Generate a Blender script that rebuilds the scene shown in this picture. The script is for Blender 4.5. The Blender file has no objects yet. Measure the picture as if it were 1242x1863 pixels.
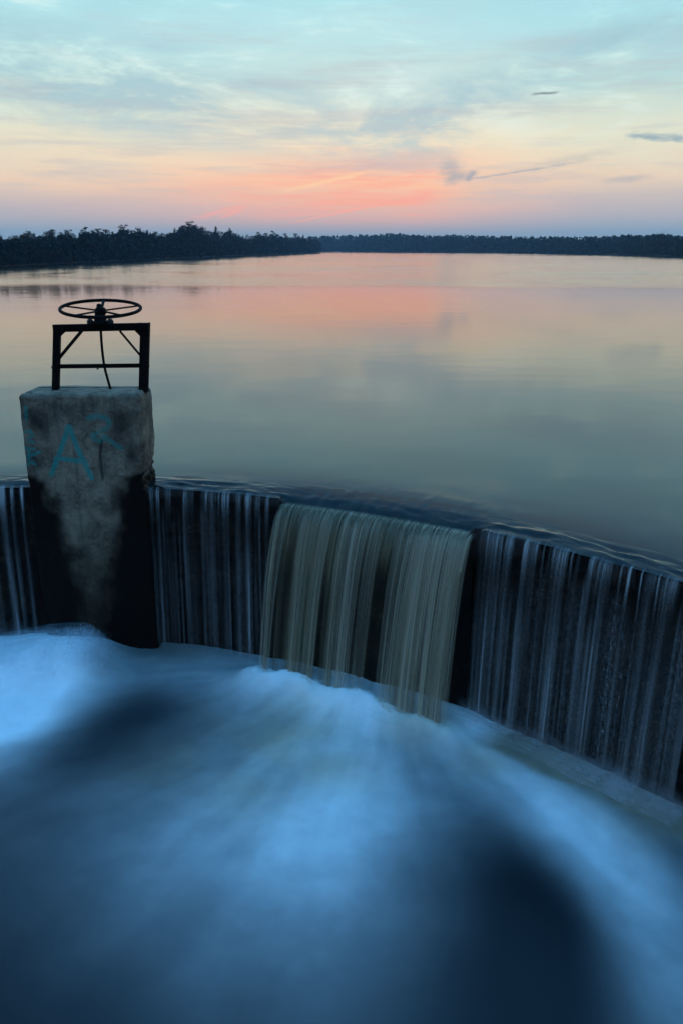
import bpy, bmesh, math, random
import numpy as np
from mathutils import Vector, Matrix

# ------------------------------------------------------------------ camera
S = bpy.context.scene
C = S.collection
R = math.radians
F_PX, W_PX, H_PX, Y_HOR, CAM_Z = 1500.0, 1242.0, 1863.0, 453.0, 2.2
PITCH = math.atan((H_PX / 2 - Y_HOR) / F_PX)
cam_d = bpy.data.cameras.new('camera')
cam = bpy.data.objects.new('camera', cam_d); C.objects.link(cam)
cam.location = (0, 0, CAM_Z)
cam.rotation_euler = (math.pi / 2 - PITCH, 0, 0)
cam_d.sensor_fit = 'VERTICAL'; cam_d.sensor_height = 36.0
cam_d.lens = 36.0 * F_PX / H_PX
cam_d.clip_start = 0.05; cam_d.clip_end = 6000
S.camera = cam

S.render.engine = 'CYCLES'
S.view_settings.view_transform = 'Standard'
S.view_settings.look = 'None'
S.view_settings.exposure = 0.0
S.view_settings.gamma = 1.0
S.cycles.use_denoising = True; S.cycles.use_adaptive_sampling = True; S.cycles.adaptive_threshold = 0.03
S.cycles.transparent_max_bounces = 48
S.cycles.max_bounces = 6; S.cycles.diffuse_bounces = 3; S.cycles.glossy_bounces = 3
S.cycles.volume_bounces = 1

def srgb(r, g, b):
    f = lambda c: (c / 255 / 12.92) if c / 255 <= 0.04045 else ((c / 255 + 0.055) / 1.055) ** 2.4
    return (f(r), f(g), f(b), 1.0)

# pixel (of the 1242 x 1863 photograph) -> viewing ray, and points on it: used to survey real positions
_c, _s = math.cos(PITCH), math.sin(PITCH)
def ray(x, y):
    u = (x - W_PX / 2) / F_PX; v = (y - H_PX / 2) / F_PX
    return np.array([u, _c - v * _s, -_s - v * _c])
def onz(x, y, z=0.0):
    r = ray(x, y); t = (z - CAM_Z) / r[2]; return np.array([0, 0, CAM_Z]) + t * r
def ony(x, y, Y):
    r = ray(x, y); t = Y / r[1]; return np.array([0, 0, CAM_Z]) + t * r
def proj(p):
    d = np.asarray(p, float) - np.array([0, 0, CAM_Z])
    z = d[1] * _c - d[2] * _s; v = -d[1] * _s - d[2] * _c
    return W_PX / 2 + F_PX * d[0] / z, H_PX / 2 + F_PX * v / z
def azel(x, y):
    r = ray(x, y)
    return math.degrees(math.atan2(r[0], r[1])), math.degrees(math.atan2(r[2], math.hypot(r[0], r[1])))

# ------------------------------------------------------------------ node helpers
class G:
    def __init__(self, tree): self.t = tree
    def n(self, typ, **kw):
        nd = self.t.nodes.new(typ)
        for k, v in kw.items(): setattr(nd, k, v)
        return nd
    def put(self, sock, v):
        if v is None: return
        if isinstance(v, bpy.types.NodeSocket): self.t.links.new(v, sock)
        else: sock.default_value = v
    def m(self, op, a, b=None, c=None, clamp=False):
        nd = self.n('ShaderNodeMath', operation=op, use_clamp=clamp)
        for i, v in enumerate((a, b, c)): self.put(nd.inputs[i], v)
        return nd.outputs[0]
    def rng(self, v, a, b, c=0.0, d=1.0, mode='SMOOTHSTEP'):
        nd = self.n('ShaderNodeMapRange', interpolation_type=mode)
        self.put(nd.inputs['Value'], v)
        for k, x in (('From Min', a), ('From Max', b), ('To Min', c), ('To Max', d)): self.put(nd.inputs[k], x)
        return nd.outputs[0]
    def mix(self, f, a, b, mode='MIX'):
        nd = self.n('ShaderNodeMix', data_type='RGBA', blend_type=mode)
        self.put(nd.inputs[0], f); self.put(nd.inputs[6], a); self.put(nd.inputs[7], b)
        return nd.outputs[2]
    def xyz(self, x, y, z=0.0):
        nd = self.n('ShaderNodeCombineXYZ')
        for i, v in enumerate((x, y, z)): self.put(nd.inputs[i], v)
        return nd.outputs[0]
    def noise(self, vec, scale=1.0, detail=3.0, rough=0.5, dist=0.0):
        nd = self.n('ShaderNodeTexNoise')
        self.put(nd.inputs['Vector'], vec)
        nd.inputs['Scale'].default_value = scale; nd.inputs['Detail'].default_value = detail
        nd.inputs['Roughness'].default_value = rough; nd.inputs['Distortion'].default_value = dist
        return nd.outputs['Fac']
    def ramp(self, fac, stops, mode='EASE'):
        nd = self.n('ShaderNodeValToRGB'); cr = nd.color_ramp; cr.interpolation = mode
        while len(cr.elements) < len(stops): cr.elements.new(0.5)
        for e, (p, c) in zip(cr.elements, stops): e.position = p; e.color = c
        self.put(nd.inputs[0], fac)
        return nd.outputs[0]
    def attr(self, name):
        return self.n('ShaderNodeAttribute', attribute_name=name)

# ------------------------------------------------------------------ sky (world)
SUN_AZ, SUN_EL = 3.0, 1.0           # degrees: right of straight ahead, above the horizon
world = bpy.data.worlds.new('World'); S.world = world; world.use_nodes = True
wt = world.node_tree; wt.nodes.clear(); g = G(wt)
tc = g.n('ShaderNodeTexCoord'); sep = g.n('ShaderNodeSeparateXYZ'); wt.links.new(tc.outputs['Generated'], sep.inputs[0])
dx, dy, dz = sep.outputs
el = g.m('MULTIPLY', g.m('ARCSINE', dz), 180 / math.pi)
az = g.m('MULTIPLY', g.m('ARCTAN2', dx, dy), 180 / math.pi)
warp = g.m('MULTIPLY', g.m('SUBTRACT', g.noise(g.xyz(g.m('MULTIPLY', az, 0.09), g.m('MULTIPLY', el, 0.5), 2.0), 1.0, 3, 0.58, 0.0), 0.5), 2.8)
elw = g.m('ADD', el, g.m('MULTIPLY', warp, g.rng(el, 1.0, 5.0)))
pos = g.m('SQRT', g.m('DIVIDE', g.m('MAXIMUM', elw, 0.0), 90.0))
P = lambda e: math.sqrt(e / 90.0)
ZEN = [(P(24), (0.17, 0.50, 0.80, 1)), (P(42), (0.13, 0.70, 1.50, 1)), (1.0, (0.125, 0.69, 1.66, 1))]  # unseen overhead sky, brightened and blued to light the foam
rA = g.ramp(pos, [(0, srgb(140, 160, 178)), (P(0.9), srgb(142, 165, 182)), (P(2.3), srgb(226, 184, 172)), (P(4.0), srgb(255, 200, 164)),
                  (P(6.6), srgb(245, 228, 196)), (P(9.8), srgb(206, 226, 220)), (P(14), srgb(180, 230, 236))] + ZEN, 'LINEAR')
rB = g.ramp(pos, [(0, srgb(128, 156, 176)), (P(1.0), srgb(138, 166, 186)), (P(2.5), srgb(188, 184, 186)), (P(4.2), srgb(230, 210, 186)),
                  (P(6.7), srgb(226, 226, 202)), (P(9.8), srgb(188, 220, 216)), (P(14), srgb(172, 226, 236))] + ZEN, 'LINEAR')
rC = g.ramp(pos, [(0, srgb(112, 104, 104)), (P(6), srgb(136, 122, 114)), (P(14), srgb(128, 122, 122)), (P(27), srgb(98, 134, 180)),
                  (P(46), (0.125, 0.64, 1.42, 1)), (1.0, (0.125, 0.69, 1.66, 1))], 'LINEAR')  # unseen sky behind camera: low band warmed for the walls, top blued for foam
fA = g.m('MULTIPLY', g.rng(az, -26, 2), g.rng(az, 18, 4.0))
fA = g.m('ADD', g.m('MULTIPLY', fA, 0.86), g.m('MULTIPLY', g.rng(az, 3, 40, 0.14, 0.0), 1.0))
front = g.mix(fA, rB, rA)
# rosy underside of the cloud bank where the sun went down
pn = g.noise(g.xyz(g.m('ADD', g.m('MULTIPLY', az, 0.10), g.m('MULTIPLY', el, 0.12)), g.m('MULTIPLY', el, 1.0), 4.0), 1.5, 4, 0.64, 0.0)
pink = g.m('MULTIPLY', g.m('MULTIPLY', g.rng(az, -17, -1), g.rng(az, 6.6, 4.9)), g.m('MULTIPLY', g.rng(el, 1.3, 2.8), g.rng(el, 5.6, 3.2)))
pink = g.m('MULTIPLY', pink, g.rng(pn, 0.40, 0.66))
glow = g.m('MULTIPLY', g.m('MULTIPLY', g.rng(az, -9, 0.5), g.rng(az, 9.0, 4.4)), g.m('MULTIPLY', g.rng(el, 1.2, 3.2), g.rng(el, 7.2, 4.4)))
front = g.mix(g.m('MULTIPLY', glow, g.rng(pn, 0.34, 0.62, 0.12, 0.78)), front, srgb(255, 178, 148))
front = g.mix(g.m('MULTIPLY', pink, 0.45), front, srgb(255, 166, 148))
# soft grey-blue cirrus in broad ragged masses over the upper sky
cw = g.noise(g.xyz(g.m('ADD', g.m('MULTIPLY', az, 0.085), g.m('MULTIPLY', el, 0.05)), g.m('MULTIPLY', el, 0.30), 1.0), 1.0, 6, 0.66, 0.3)
aev0 = g.xyz(az, el, 1.0)
def dot(vec, c):
    nd = g.n('ShaderNodeVectorMath', operation='DOT_PRODUCT'); g.put(nd.inputs[0], vec); nd.inputs[1].default_value = c
    return nd.outputs['Value']
def puff(px, py, rx, ry, tilt):
    a0, e0 = azel(px, py); ct, st_ = math.cos(R(tilt)), math.sin(R(tilt)); rx *= 1.5; ry *= 1.5
    nd = g.n('ShaderNodeTexGradient', gradient_type='SPHERICAL')
    g.put(nd.inputs[0], g.xyz(dot(aev0, (ct / rx, st_ / rx, -(a0 * ct + e0 * st_) / rx)), dot(aev0, (-st_ / ry, ct / ry, (a0 * st_ - e0 * ct) / ry)), 0.0))
    return g.m('MULTIPLY', nd.outputs['Fac'], 1.35)
mass_ = g.m('ADD', g.m('ADD', puff(230, 165, 15, 2.3, -7), g.m('MULTIPLY', puff(800, 225, 6.5, 1.9, 8), 0.9)), g.m('MULTIPLY', puff(1090, 85, 8, 1.3, 14), 0.6))
mass_ = g.m('ADD', mass_, g.rng(el, 12, 26, 0.0, 0.75))  # unseen high cloud added; its grey tones down the lake's reflection
cm = g.m('MULTIPLY', g.m('ADD', mass_, g.rng(el, 5.5, 10.0, 0.0, 0.30)), g.rng(cw, 0.38, 0.62))
cm = g.m('MULTIPLY', cm, g.rng(el, 75, 30))
ccol = g.mix(g.rng(el, 12, 18), srgb(154, 192, 206), srgb(166, 172, 180))
front = g.mix(g.m('MULTIPLY', g.m('MINIMUM', cm, 1.0), 0.68), front, ccol)
cl = g.m('MULTIPLY', g.rng(cw, 0.48, 0.34), g.rng(el, 5.0, 9.5))
front = g.mix(g.m('MULTIPLY', cl, 0.6), front, srgb(226, 246, 240))
thin = g.noise(g.xyz(g.m('ADD', g.m('MULTIPLY', az, 0.07), g.m('MULTIPLY', el, 0.10)), g.m('MULTIPLY', el, 0.8), 9.0), 1.3, 4, 0.66, 0.0)
front = g.mix(g.m('MULTIPLY', g.m('MULTIPLY', g.rng(thin, 0.46, 0.68), g.rng(el, 1.5, 3.5)), g.rng(el, 16, 9, 0.0, 0.40)), front, srgb(184, 186, 192))
# aircraft trails and small stray clouds, each at its own bearing and height
wob = g.noise(g.xyz(g.m('MULTIPLY', az, 0.6), g.m('MULTIPLY', el, 2.0), 0.0), 1.6, 2, 0.6, 0.0)
aev = aev0
ragged = g.rng(wob, 0.25, 0.55, 0.45, 1.0)
wobc = g.m('SUBTRACT', wob, 0.5)
def trail(base, p, q, w, col, k, fade=0.18):
    a0, e0 = azel(*p); a1, e1 = azel(*q)
    L = math.hypot(a1 - a0, e1 - e0); ux, uy = (a1 - a0) / L, (e1 - e0) / L
    t_ = dot(aev, (ux, uy, -(a0 * ux + e0 * uy) - L / 2)); d = dot(aev, (-uy, ux, a0 * uy - e0 * ux))
    d = g.m('ABSOLUTE', g.m('MULTIPLY_ADD', wobc, w * 2.4, d))
    mk = g.m('MULTIPLY', g.rng(d, w * 1.7, 0.0), g.rng(g.m('ABSOLUTE', t_), L / 2, L / 2 * (1 - 2 * fade) + 1e-4, 0.0, k))
    return g.mix(g.m('MULTIPLY', mk, ragged), base, col)
PK = srgb(255, 172, 154); GR = srgb(140, 160, 176); YL = srgb(255, 214, 166)
front = trail(front, (500, 412), (690, 372), 0.055, PK, 0.8, 0.4)
front = trail(front, (600, 388), (775, 358), 0.06, PK, 0.95)
front = trail(front, (750, 372), (790, 340), 0.30, PK, 0.5, 0.4)
front = trail(front, (330, 402), (480, 366), 0.16, PK, 0.55, 0.4)
front = trail(front, (390, 400), (450, 376), 0.12, PK, 0.6, 0.4)
front = trail(front, (480, 356), (720, 300), 0.13, YL, 0.7, 0.4)
front = trail(front, (800, 334), (1070, 292), 0.055, GR, 0.55, 0.3)
front = trail(front, (880, 322), (1190, 258), 0.26, GR, 0.28, 0.45)
front = trail(front, (1080, 332), (1200, 318), 0.16, GR, 0.4, 0.4)
front = trail(front, (960, 172), (1022, 167), 0.07, srgb(120, 140, 142), 0.9, 0.3)
front = trail(front, (1128, 246), (1260, 252), 0.20, srgb(128, 160, 178), 0.75, 0.2)
front = trail(front, (790, 300), (850, 318), 0.6, GR, 0.55, 0.45)
front = trail(front, (800, 328), (880, 312), 0.24, GR, 0.5, 0.3)
front = trail(front, (845, 332), (866, 308), 0.16, srgb(140, 156, 176), 0.6, 0.3)
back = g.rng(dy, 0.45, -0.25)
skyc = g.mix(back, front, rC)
below = g.rng(el, 0.0, -3.0)
skyc = g.mix(below, skyc, (0.02, 0.025, 0.03, 1))
# the physical twilight sky underneath
nish = g.n('ShaderNodeTexSky', sky_type='NISHITA', sun_disc=False)
nish.sun_elevation = R(SUN_EL); nish.sun_rotation = R(SUN_AZ)
nish.air_density = 1.0; nish.dust_density = 1.5; nish.ozone_density = 3.0
bg1 = g.n('ShaderNodeBackground'); wt.links.new(nish.outputs[0], bg1.inputs[0]); bg1.inputs[1].default_value = 0.05
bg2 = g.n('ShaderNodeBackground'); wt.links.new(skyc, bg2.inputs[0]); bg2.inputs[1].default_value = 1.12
mixb = g.n('ShaderNodeMixShader'); mixb.inputs[0].default_value = 0.95
wt.links.new(bg1.outputs[0], mixb.inputs[1]); wt.links.new(bg2.outputs[0], mixb.inputs[2])
wo = g.n('ShaderNodeOutputWorld'); wt.links.new(mixb.outputs[0], wo.inputs[0])
world.cycles.sampling_method = 'MANUAL'; world.cycles.sample_map_resolution = 256

# the sun has gone into the cloud bank: only a faint broad glow is left of it
sd = bpy.data.lights.new('sun', 'SUN'); sd.energy = 0.004; sd.angle = R(24); sd.color = (1.0, 0.62, 0.45)
sun = bpy.data.objects.new('sun', sd); C.objects.link(sun)
v = Vector((math.sin(R(SUN_AZ)) * math.cos(R(SUN_EL)), math.cos(R(SUN_AZ)) * math.cos(R(SUN_EL)), math.sin(R(SUN_EL))))
sun.rotation_euler = (v).to_track_quat('Z', 'Y').to_euler()

# ------------------------------------------------------------------ numeric noise, mesh and object helpers
_rng = np.random.RandomState(11)
_tab = _rng.rand(65536)
def _h(i, j, k):
    return _tab[(i * 7919 + j * 104729 + k * 15731 + (i * j) % 977 * 31) % 65536]
def vn(x, y, seed=0):
    x = np.asarray(x, float); y = np.asarray(y, float)
    i = np.floor(x).astype(np.int64); j = np.floor(y).astype(np.int64)
    fx, fy = x - i, y - j
    fx = fx * fx * fx * (fx * (fx * 6 - 15) + 10); fy = fy * fy * fy * (fy * (fy * 6 - 15) + 10)
    a, b, c, d = _h(i, j, seed), _h(i + 1, j, seed), _h(i, j + 1, seed), _h(i + 1, j + 1, seed)
    return (a + (b - a) * fx) * (1 - fy) + (c + (d - c) * fx) * fy
def fbm(x, y, o=4, seed=0):
    t = 0; a = 0.5; n = 0
    for k in range(o):
        t = t + a * vn(x * 2 ** k + 17.3 * k, y * 2 ** k - 9.1 * k, seed + k); n += a; a *= 0.5
    return t / n
def sm(a, b, x):
    t = np.clip((np.asarray(x, float) - a) / (b - a), 0, 1); return t * t * (3 - 2 * t)

def link(o, parent=None):
    C.objects.link(o)
    if parent is not None: o.parent = parent
    return o
def mesh_obj(name, verts, faces, mat, parent=None, smooth=True, attrs=None, uv=None):
    me = bpy.data.meshes.new(name)
    verts = np.asarray(verts, np.float32); 
    if isinstance(faces, np.ndarray):
        nf, k = faces.shape
        me.vertices.add(len(verts)); me.vertices.foreach_set('co', verts.ravel())
        me.loops.add(nf * k); me.loops.foreach_set('vertex_index', faces.ravel().astype(np.int32))
        me.polygons.add(nf); me.polygons.foreach_set('loop_start', np.arange(0, nf * k, k, dtype=np.int32))
        me.update(calc_edges=True)
    else:
        me.from_pydata([tuple(map(float, p)) for p in verts], [], faces)
    if smooth: me.polygons.foreach_set('use_smooth', np.ones(len(me.polygons), bool))
    if uv is not None:
        l = me.uv_layers.new(name='UVMap'); idx = np.zeros(len(me.loops), np.int32); me.loops.foreach_get('vertex_index', idx)
        l.data.foreach_set('uv', np.asarray(uv, np.float32)[idx].ravel())
    for k, a in (attrs or {}).items():
        at = me.attributes.new(k, 'FLOAT', 'POINT'); at.data.foreach_set('value', np.asarray(a, np.float32).ravel())
    me.update()
    me.materials.append(mat)
    return link(bpy.data.objects.new(name, me), parent)
def grid_faces(nu, nv, wrap=False):
    i = np.arange(nu - (0 if wrap else 1)); j = np.arange(nv - 1)
    I, J = np.meshgrid(i, j, indexing='ij'); I2 = (I + 1) % nu
    return np.stack([I * nv + J, I2 * nv + J, I2 * nv + J + 1, I * nv + J + 1], -1).reshape(-1, 4)
def tag(o, label=None, cat=None, group=None, kind=None):
    if label: o['label'] = label
    if cat: o['category'] = cat
    if group: o['group'] = group
    if kind: o['kind'] = kind
    return o
def empty(name, loc):
    o = bpy.data.objects.new(name, None); o.location = loc; o.empty_display_size = 0.2; return link(o)
def bm_obj(name, bm, mat, parent=None, smooth=False, offset=None):
    me = bpy.data.meshes.new(name)
    if offset is not None: bmesh.ops.translate(bm, vec=-Vector(offset), verts=bm.verts)
    bmesh.ops.recalc_face_normals(bm, faces=bm.faces)
    bm.to_mesh(me); bm.free(); me.materials.append(mat)
    if smooth: me.polygons.foreach_set('use_smooth', np.ones(len(me.polygons), bool))
    return link(bpy.data.objects.new(name, me), parent)
def bm_bar(bm, a, b, wx, wy, up=(0, 1, 0), bev=0.003):
    a, b = Vector(a), Vector(b); d = (b - a); L = d.length; d.normalize()
    u = Vector(up); s = d.cross(u).normalized(); u = s.cross(d).normalized()
    r = bmesh.ops.create_cube(bm, size=1.0)
    M = Matrix((( s.x, u.x, d.x, 0), (s.y, u.y, d.y, 0), (s.z, u.z, d.z, 0), (0, 0, 0, 1)))
    bmesh.ops.transform(bm, matrix=Matrix.Translation((a + b) / 2) @ M @ Matrix.Diagonal((wx, wy, L, 1)), verts=r['verts'])
    if bev:
        es = {e for vv in r['verts'] for e in vv.link_edges}
        bmesh.ops.bevel(bm, geom=list(es), offset=bev, segments=1, affect='EDGES')
def bm_tube(bm, pts, rad, n=10, closed=False):
    pts = [Vector(p) for p in pts]; m = len(pts); rings = []
    for i, p in enumerate(pts):
        a = pts[(i - 1) % m] if (closed or i > 0) else p; b = pts[(i + 1) % m] if (closed or i < m - 1) else p
        d = (b - a).normalized(); ref = Vector((0, 0, 1)) if abs(d.z) < 0.9 else Vector((0, 1, 0))
        s = d.cross(ref).normalized(); u = s.cross(d)
        rr = rad[i] if isinstance(rad, (list, tuple)) else rad
        rings.append([bm.verts.new(p + s * math.cos(2 * math.pi * k / n) * rr + u * math.sin(2 * math.pi * k / n) * rr) for k in range(n)])
    for i in range(m if closed else m - 1):
        A, B = rings[i], rings[(i + 1) % m]
        for k in range(n): bm.faces.new((A[k], A[(k + 1) % n], B[(k + 1) % n], B[k]))
    if not closed:
        bm.faces.new(rings[0][::-1]); bm.faces.new(rings[-1])
def bm_lathe(bm, prof, c=(0, 0, 0), n=20):
    rings = [[bm.verts.new((c[0] + r * math.cos(2 * math.pi * k / n), c[1] + r * math.sin(2 * math.pi * k / n), c[2] + z)) for k in range(n)] for r, z in prof]
    for A, B in zip(rings, rings[1:]):
        for k in range(n): bm.faces.new((A[k], A[(k + 1) % n], B[(k + 1) % n], B[k]))
    bm.faces.new(rings[0][::-1]); bm.faces.new(rings[-1])

# ------------------------------------------------------------------ materials
def mat(name):
    m = bpy.data.materials.new(name); m.use_nodes = True; t = m.node_tree; t.nodes.clear(); q = G(t)
    out = q.n('ShaderNodeOutputMaterial'); return m, q, out
def principled(q, out, col, rough, ior=1.45, spec=0.5):
    b = q.n('ShaderNodeBsdfPrincipled')
    q.put(b.inputs['Base Color'], col); q.put(b.inputs['Roughness'], rough); b.inputs['IOR'].default_value = ior
    q.put(b.inputs['Specular IOR Level'], spec)
    q.t.links.new(b.outputs[0], out.inputs[0]); return b
def bump(q, b, h, strength, dist=0.01):
    n = q.n('ShaderNodeBump'); n.inputs['Strength'].default_value = strength; n.inputs['Distance'].default_value = dist
    q.put(n.inputs['Height'], h); q.t.links.new(n.outputs[0], b.inputs['Normal']); return n

def m_lake():
    m, q, out = mat('lake_water')
    geo = q.n('ShaderNodeNewGeometry'); sp = q.n('ShaderNodeSeparateXYZ'); q.t.links.new(geo.outputs['Position'], sp.inputs[0])
    X, Y, Z = sp.outputs
    wn = q.noise(q.xyz(q.m('MULTIPLY', X, 0.02), q.m('MULTIPLY', Y, 0.05), 0), 1.0, 3, 0.5, 0.3)
    yy = q.m('ADD', Y, q.m('MULTIPLY', q.m('SUBTRACT', wn, 0.5), 14.0))
    far = q.rng(yy, 43, 62)                                     # beyond the calm water a breeze ruffles the lake
    rough = q.m('ADD', q.m('MULTIPLY', far, 0.03), 0.065)
    b = principled(q, out, (0.010, 0.012, 0.010, 1), rough, 1.333, 0.36)
    rip = q.noise(q.xyz(q.m('MULTIPLY', X, 0.55), q.m('MULTIPLY', Y, 0.9), 0), 1.0, 4, 0.6, 0.4)
    fine = q.noise(q.xyz(X, q.m('MULTIPLY', Y, 1.4), 0), 0.45, 2, 0.5, 0.0)
    h = q.m('ADD', q.m('MULTIPLY', q.m('MULTIPLY', rip, far), 0.04), q.m('MULTIPLY', fine, 0.03))
    bump(q, b, h, 0.55, 0.35)
    return m
M_LAKE = m_lake()

def m_pool():
    m, q, out = mat('pool_water')
    fo = q.attr('foam').outputs['Fac']; ti = q.attr('tint').outputs['Fac']
    geo = q.n('ShaderNodeNewGeometry')
    nz = q.noise(geo.outputs['Position'], 7.0, 4, 0.55, 0.2)
    col = q.mix(ti, (0.95, 0.90, 0.86, 1), (0.86, 0.62, 0.38, 1))
    fac = q.m('MULTIPLY', fo, q.rng(nz, 0.2, 0.8, 0.90, 1.08, 'LINEAR'), clamp=True)
    base = q.mix(fac, (0.006, 0.012, 0.016, 1), col)
    b = principled(q, out, base, q.m('ADD', 0.30, q.m('MULTIPLY', fo, 0.5)), 1.333, 0.3)
    return m
M_POOL = m_pool()

def m_fall(name, col, rough=0.32, us=60.0, vs=1.2, lo=0.30, hi=0.72, trans=0.35, floor=0.15):
    m, q, out = mat(name)
    d = q.attr('dens').outputs['Fac']
    uv = q.n('ShaderNodeUVMap'); sp = q.n('ShaderNodeSeparateXYZ'); q.t.links.new(uv.outputs[0], sp.inputs[0])
    U, V = sp.outputs[0], sp.outputs[1]
    s1 = q.noise(q.xyz(q.m('MULTIPLY', U, us), q.m('MULTIPLY', V, vs), 0), 1.0, 4, 0.6, 0.15)
    k = q.rng(s1, lo, hi, floor, 1.0)
    fac = q.m('MULTIPLY', d, k, clamp=True)
    b = q.n('ShaderNodeBsdfPrincipled'); b.inputs['Base Color'].default_value = col
    b.inputs['Roughness'].default_value = rough; b.inputs['IOR'].default_value = 1.333
    tr = q.n('ShaderNodeBsdfTranslucent'); tr.inputs[0].default_value = col
    bd = q.n('ShaderNodeMixShader'); bd.inputs[0].default_value = trans
    q.t.links.new(b.outputs[0], bd.inputs[1]); q.t.links.new(tr.outputs[0], bd.inputs[2])
    tp = q.n('ShaderNodeBsdfTransparent'); mx = q.n('ShaderNodeMixShader'); q.put(mx.inputs[0], fac)
    q.t.links.new(tp.outputs[0], mx.inputs[1]); q.t.links.new(bd.outputs[0], mx.inputs[2]); q.t.links.new(mx.outputs[0], out.inputs[0])
    bump(q, b, s1, 0.5, 0.01)
    return m
M_SHEET = m_fall('peaty_water_sheet', (0.17, 0.135, 0.075, 1), rough=0.22, us=38, vs=0.6, lo=0.30, hi=0.60, floor=0.45, trans=0.2)
M_STRAND = m_fall('peaty_water_strand', (0.80, 0.62, 0.41, 1), us=52, vs=0.35, lo=0.32, hi=0.68, floor=0.14)
M_VEIL = m_fall('thin_water_veil', (0.84, 0.84, 0.80, 1), us=62, vs=0.5, lo=0.32, hi=0.66, floor=0.22)
M_SPRAYVEIL = m_fall('broken_water_veil', (0.78, 0.76, 0.72, 1), rough=0.5, us=190, vs=16.0, lo=0.42, hi=0.68, floor=0.06)
M_MIST = m_fall('foam_spray', (0.82, 0.86, 0.90, 1), rough=0.9, us=9, vs=9, lo=0.30, hi=0.70, trans=0.4, floor=0.35)

def m_wall():
    m, q, out = mat('wet_mossy_concrete')
    geo = q.n('ShaderNodeNewGeometry'); p = geo.outputs['Position']
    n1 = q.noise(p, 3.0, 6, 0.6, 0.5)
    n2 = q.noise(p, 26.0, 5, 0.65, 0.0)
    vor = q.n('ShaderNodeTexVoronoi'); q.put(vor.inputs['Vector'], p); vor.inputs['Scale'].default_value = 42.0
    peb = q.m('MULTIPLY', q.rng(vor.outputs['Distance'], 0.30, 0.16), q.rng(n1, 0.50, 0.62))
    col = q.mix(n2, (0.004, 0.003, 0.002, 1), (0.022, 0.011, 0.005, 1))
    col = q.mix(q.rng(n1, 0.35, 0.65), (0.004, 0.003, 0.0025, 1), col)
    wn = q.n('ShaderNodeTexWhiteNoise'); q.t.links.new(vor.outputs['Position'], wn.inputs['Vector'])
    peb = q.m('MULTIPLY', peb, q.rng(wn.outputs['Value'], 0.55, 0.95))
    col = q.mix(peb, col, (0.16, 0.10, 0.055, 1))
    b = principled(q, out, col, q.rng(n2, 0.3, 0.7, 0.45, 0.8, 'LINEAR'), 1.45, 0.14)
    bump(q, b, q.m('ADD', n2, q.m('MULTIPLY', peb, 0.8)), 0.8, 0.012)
    return m
M_WALL = m_wall()

def m_pier():
    m, q, out = mat('weathered_pier_concrete')
    geo = q.n('ShaderNodeNewGeometry'); p = geo.outputs['Position']
    sp = q.n('ShaderNodeSeparateXYZ'); q.t.links.new(p, sp.inputs[0])
    n1 = q.noise(p, 5.5, 6, 0.62, 0.4); n2 = q.noise(p, 45, 5, 0.7, 0.0)
    run = q.noise(q.xyz(q.m('MULTIPLY', sp.outputs[0], 14), q.m('MULTIPLY', sp.outputs[1], 14), q.m('MULTIPLY', sp.outputs[2], 1.2)), 1.0, 4, 0.6, 0.2)
    dry = q.attr('dry').outputs['Fac']; pa = q.attr('paint').outputs['Fac']; dirt = q.attr('dirt').outputs['Fac']
    con = q.mix(q.rng(n1, 0.28, 0.72), (0.085, 0.060, 0.038, 1), (0.34, 0.250, 0.160, 1))
    con = q.mix(q.m('MULTIPLY', q.rng(run, 0.5, 0.75), 0.6), con, (0.036, 0.030, 0.025, 1))
    con = q.mix(q.rng(n2, 0.35, 0.75, 0.0, 0.35), con, (0.34, 0.28, 0.21, 1))
    con = q.mix(q.rng(n2, 0.42, 0.25, 0.0, 0.6), con, (0.022, 0.018, 0.015, 1))
    con = q.mix(q.m('MULTIPLY', dirt, 0.85), con, (0.018, 0.015, 0.013, 1))
    wet = q.mix(n2, (0.003, 0.002, 0.0015, 1), (0.012, 0.007, 0.004, 1))
    con = q.mix(dry, wet, con)
    con = q.mix(q.m('MULTIPLY', pa, q.rng(n2, 0.25, 0.5, 0.25, 0.8)), con, (0.006, 0.27, 0.22, 1))
    b = principled(q, out, con, q.m('ADD', 0.55, q.m('MULTIPLY', dry, 0.35)), 1.45, q.m('ADD', 0.10, q.m('MULTIPLY', dry, 0.2)))
    bump(q, b, q.m('ADD', q.m('MULTIPLY', n2, 0.5), n1), 0.7, 0.012)
    return m
M_PIER = m_pier()

def m_simple(name, c0, c1, scale, rough, metal=0.0, bs=0.4, spec=0.4):
    m, q, out = mat(name); tcn = q.n('ShaderNodeTexCoord')
    n = q.noise(tcn.outputs['Object'], scale, 5, 0.6, 0.2)
    b = principled(q, out, q.mix(q.rng(n, 0.3, 0.7), c0, c1), rough, 1.45, spec); b.inputs['Metallic'].default_value = metal
    if bs: bump(q, b, n, bs, 0.004)
    return m
M_IRON = m_simple('rusted_black_iron', (0.003, 0.003, 0.003, 1), (0.012, 0.007, 0.005, 1), 30, 0.75, spec=0.08)
M_BOLT = m_simple('rusted_bolt', (0.02, 0.012, 0.009, 1), (0.04, 0.022, 0.014, 1), 60, 0.7)
M_NEEDLE = m_simple('pine_needles', (0.006, 0.014, 0.011, 1), (0.018, 0.030, 0.020, 1), 2.0, 0.75, bs=0, spec=0.2)
M_FOREST = m_simple('mixed_forest_foliage', (0.018, 0.034, 0.024, 1), (0.045, 0.062, 0.038, 1), 0.2, 0.8, bs=0, spec=0.2)
M_BARK = m_simple('pine_bark', (0.03, 0.022, 0.016, 1), (0.075, 0.055, 0.04, 1), 9, 0.9)
M_SHRUB = m_simple('shore_shrub_leaves', (0.006, 0.013, 0.010, 1), (0.018, 0.026, 0.018, 1), 0.8, 0.8, bs=0, spec=0.2)
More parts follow.
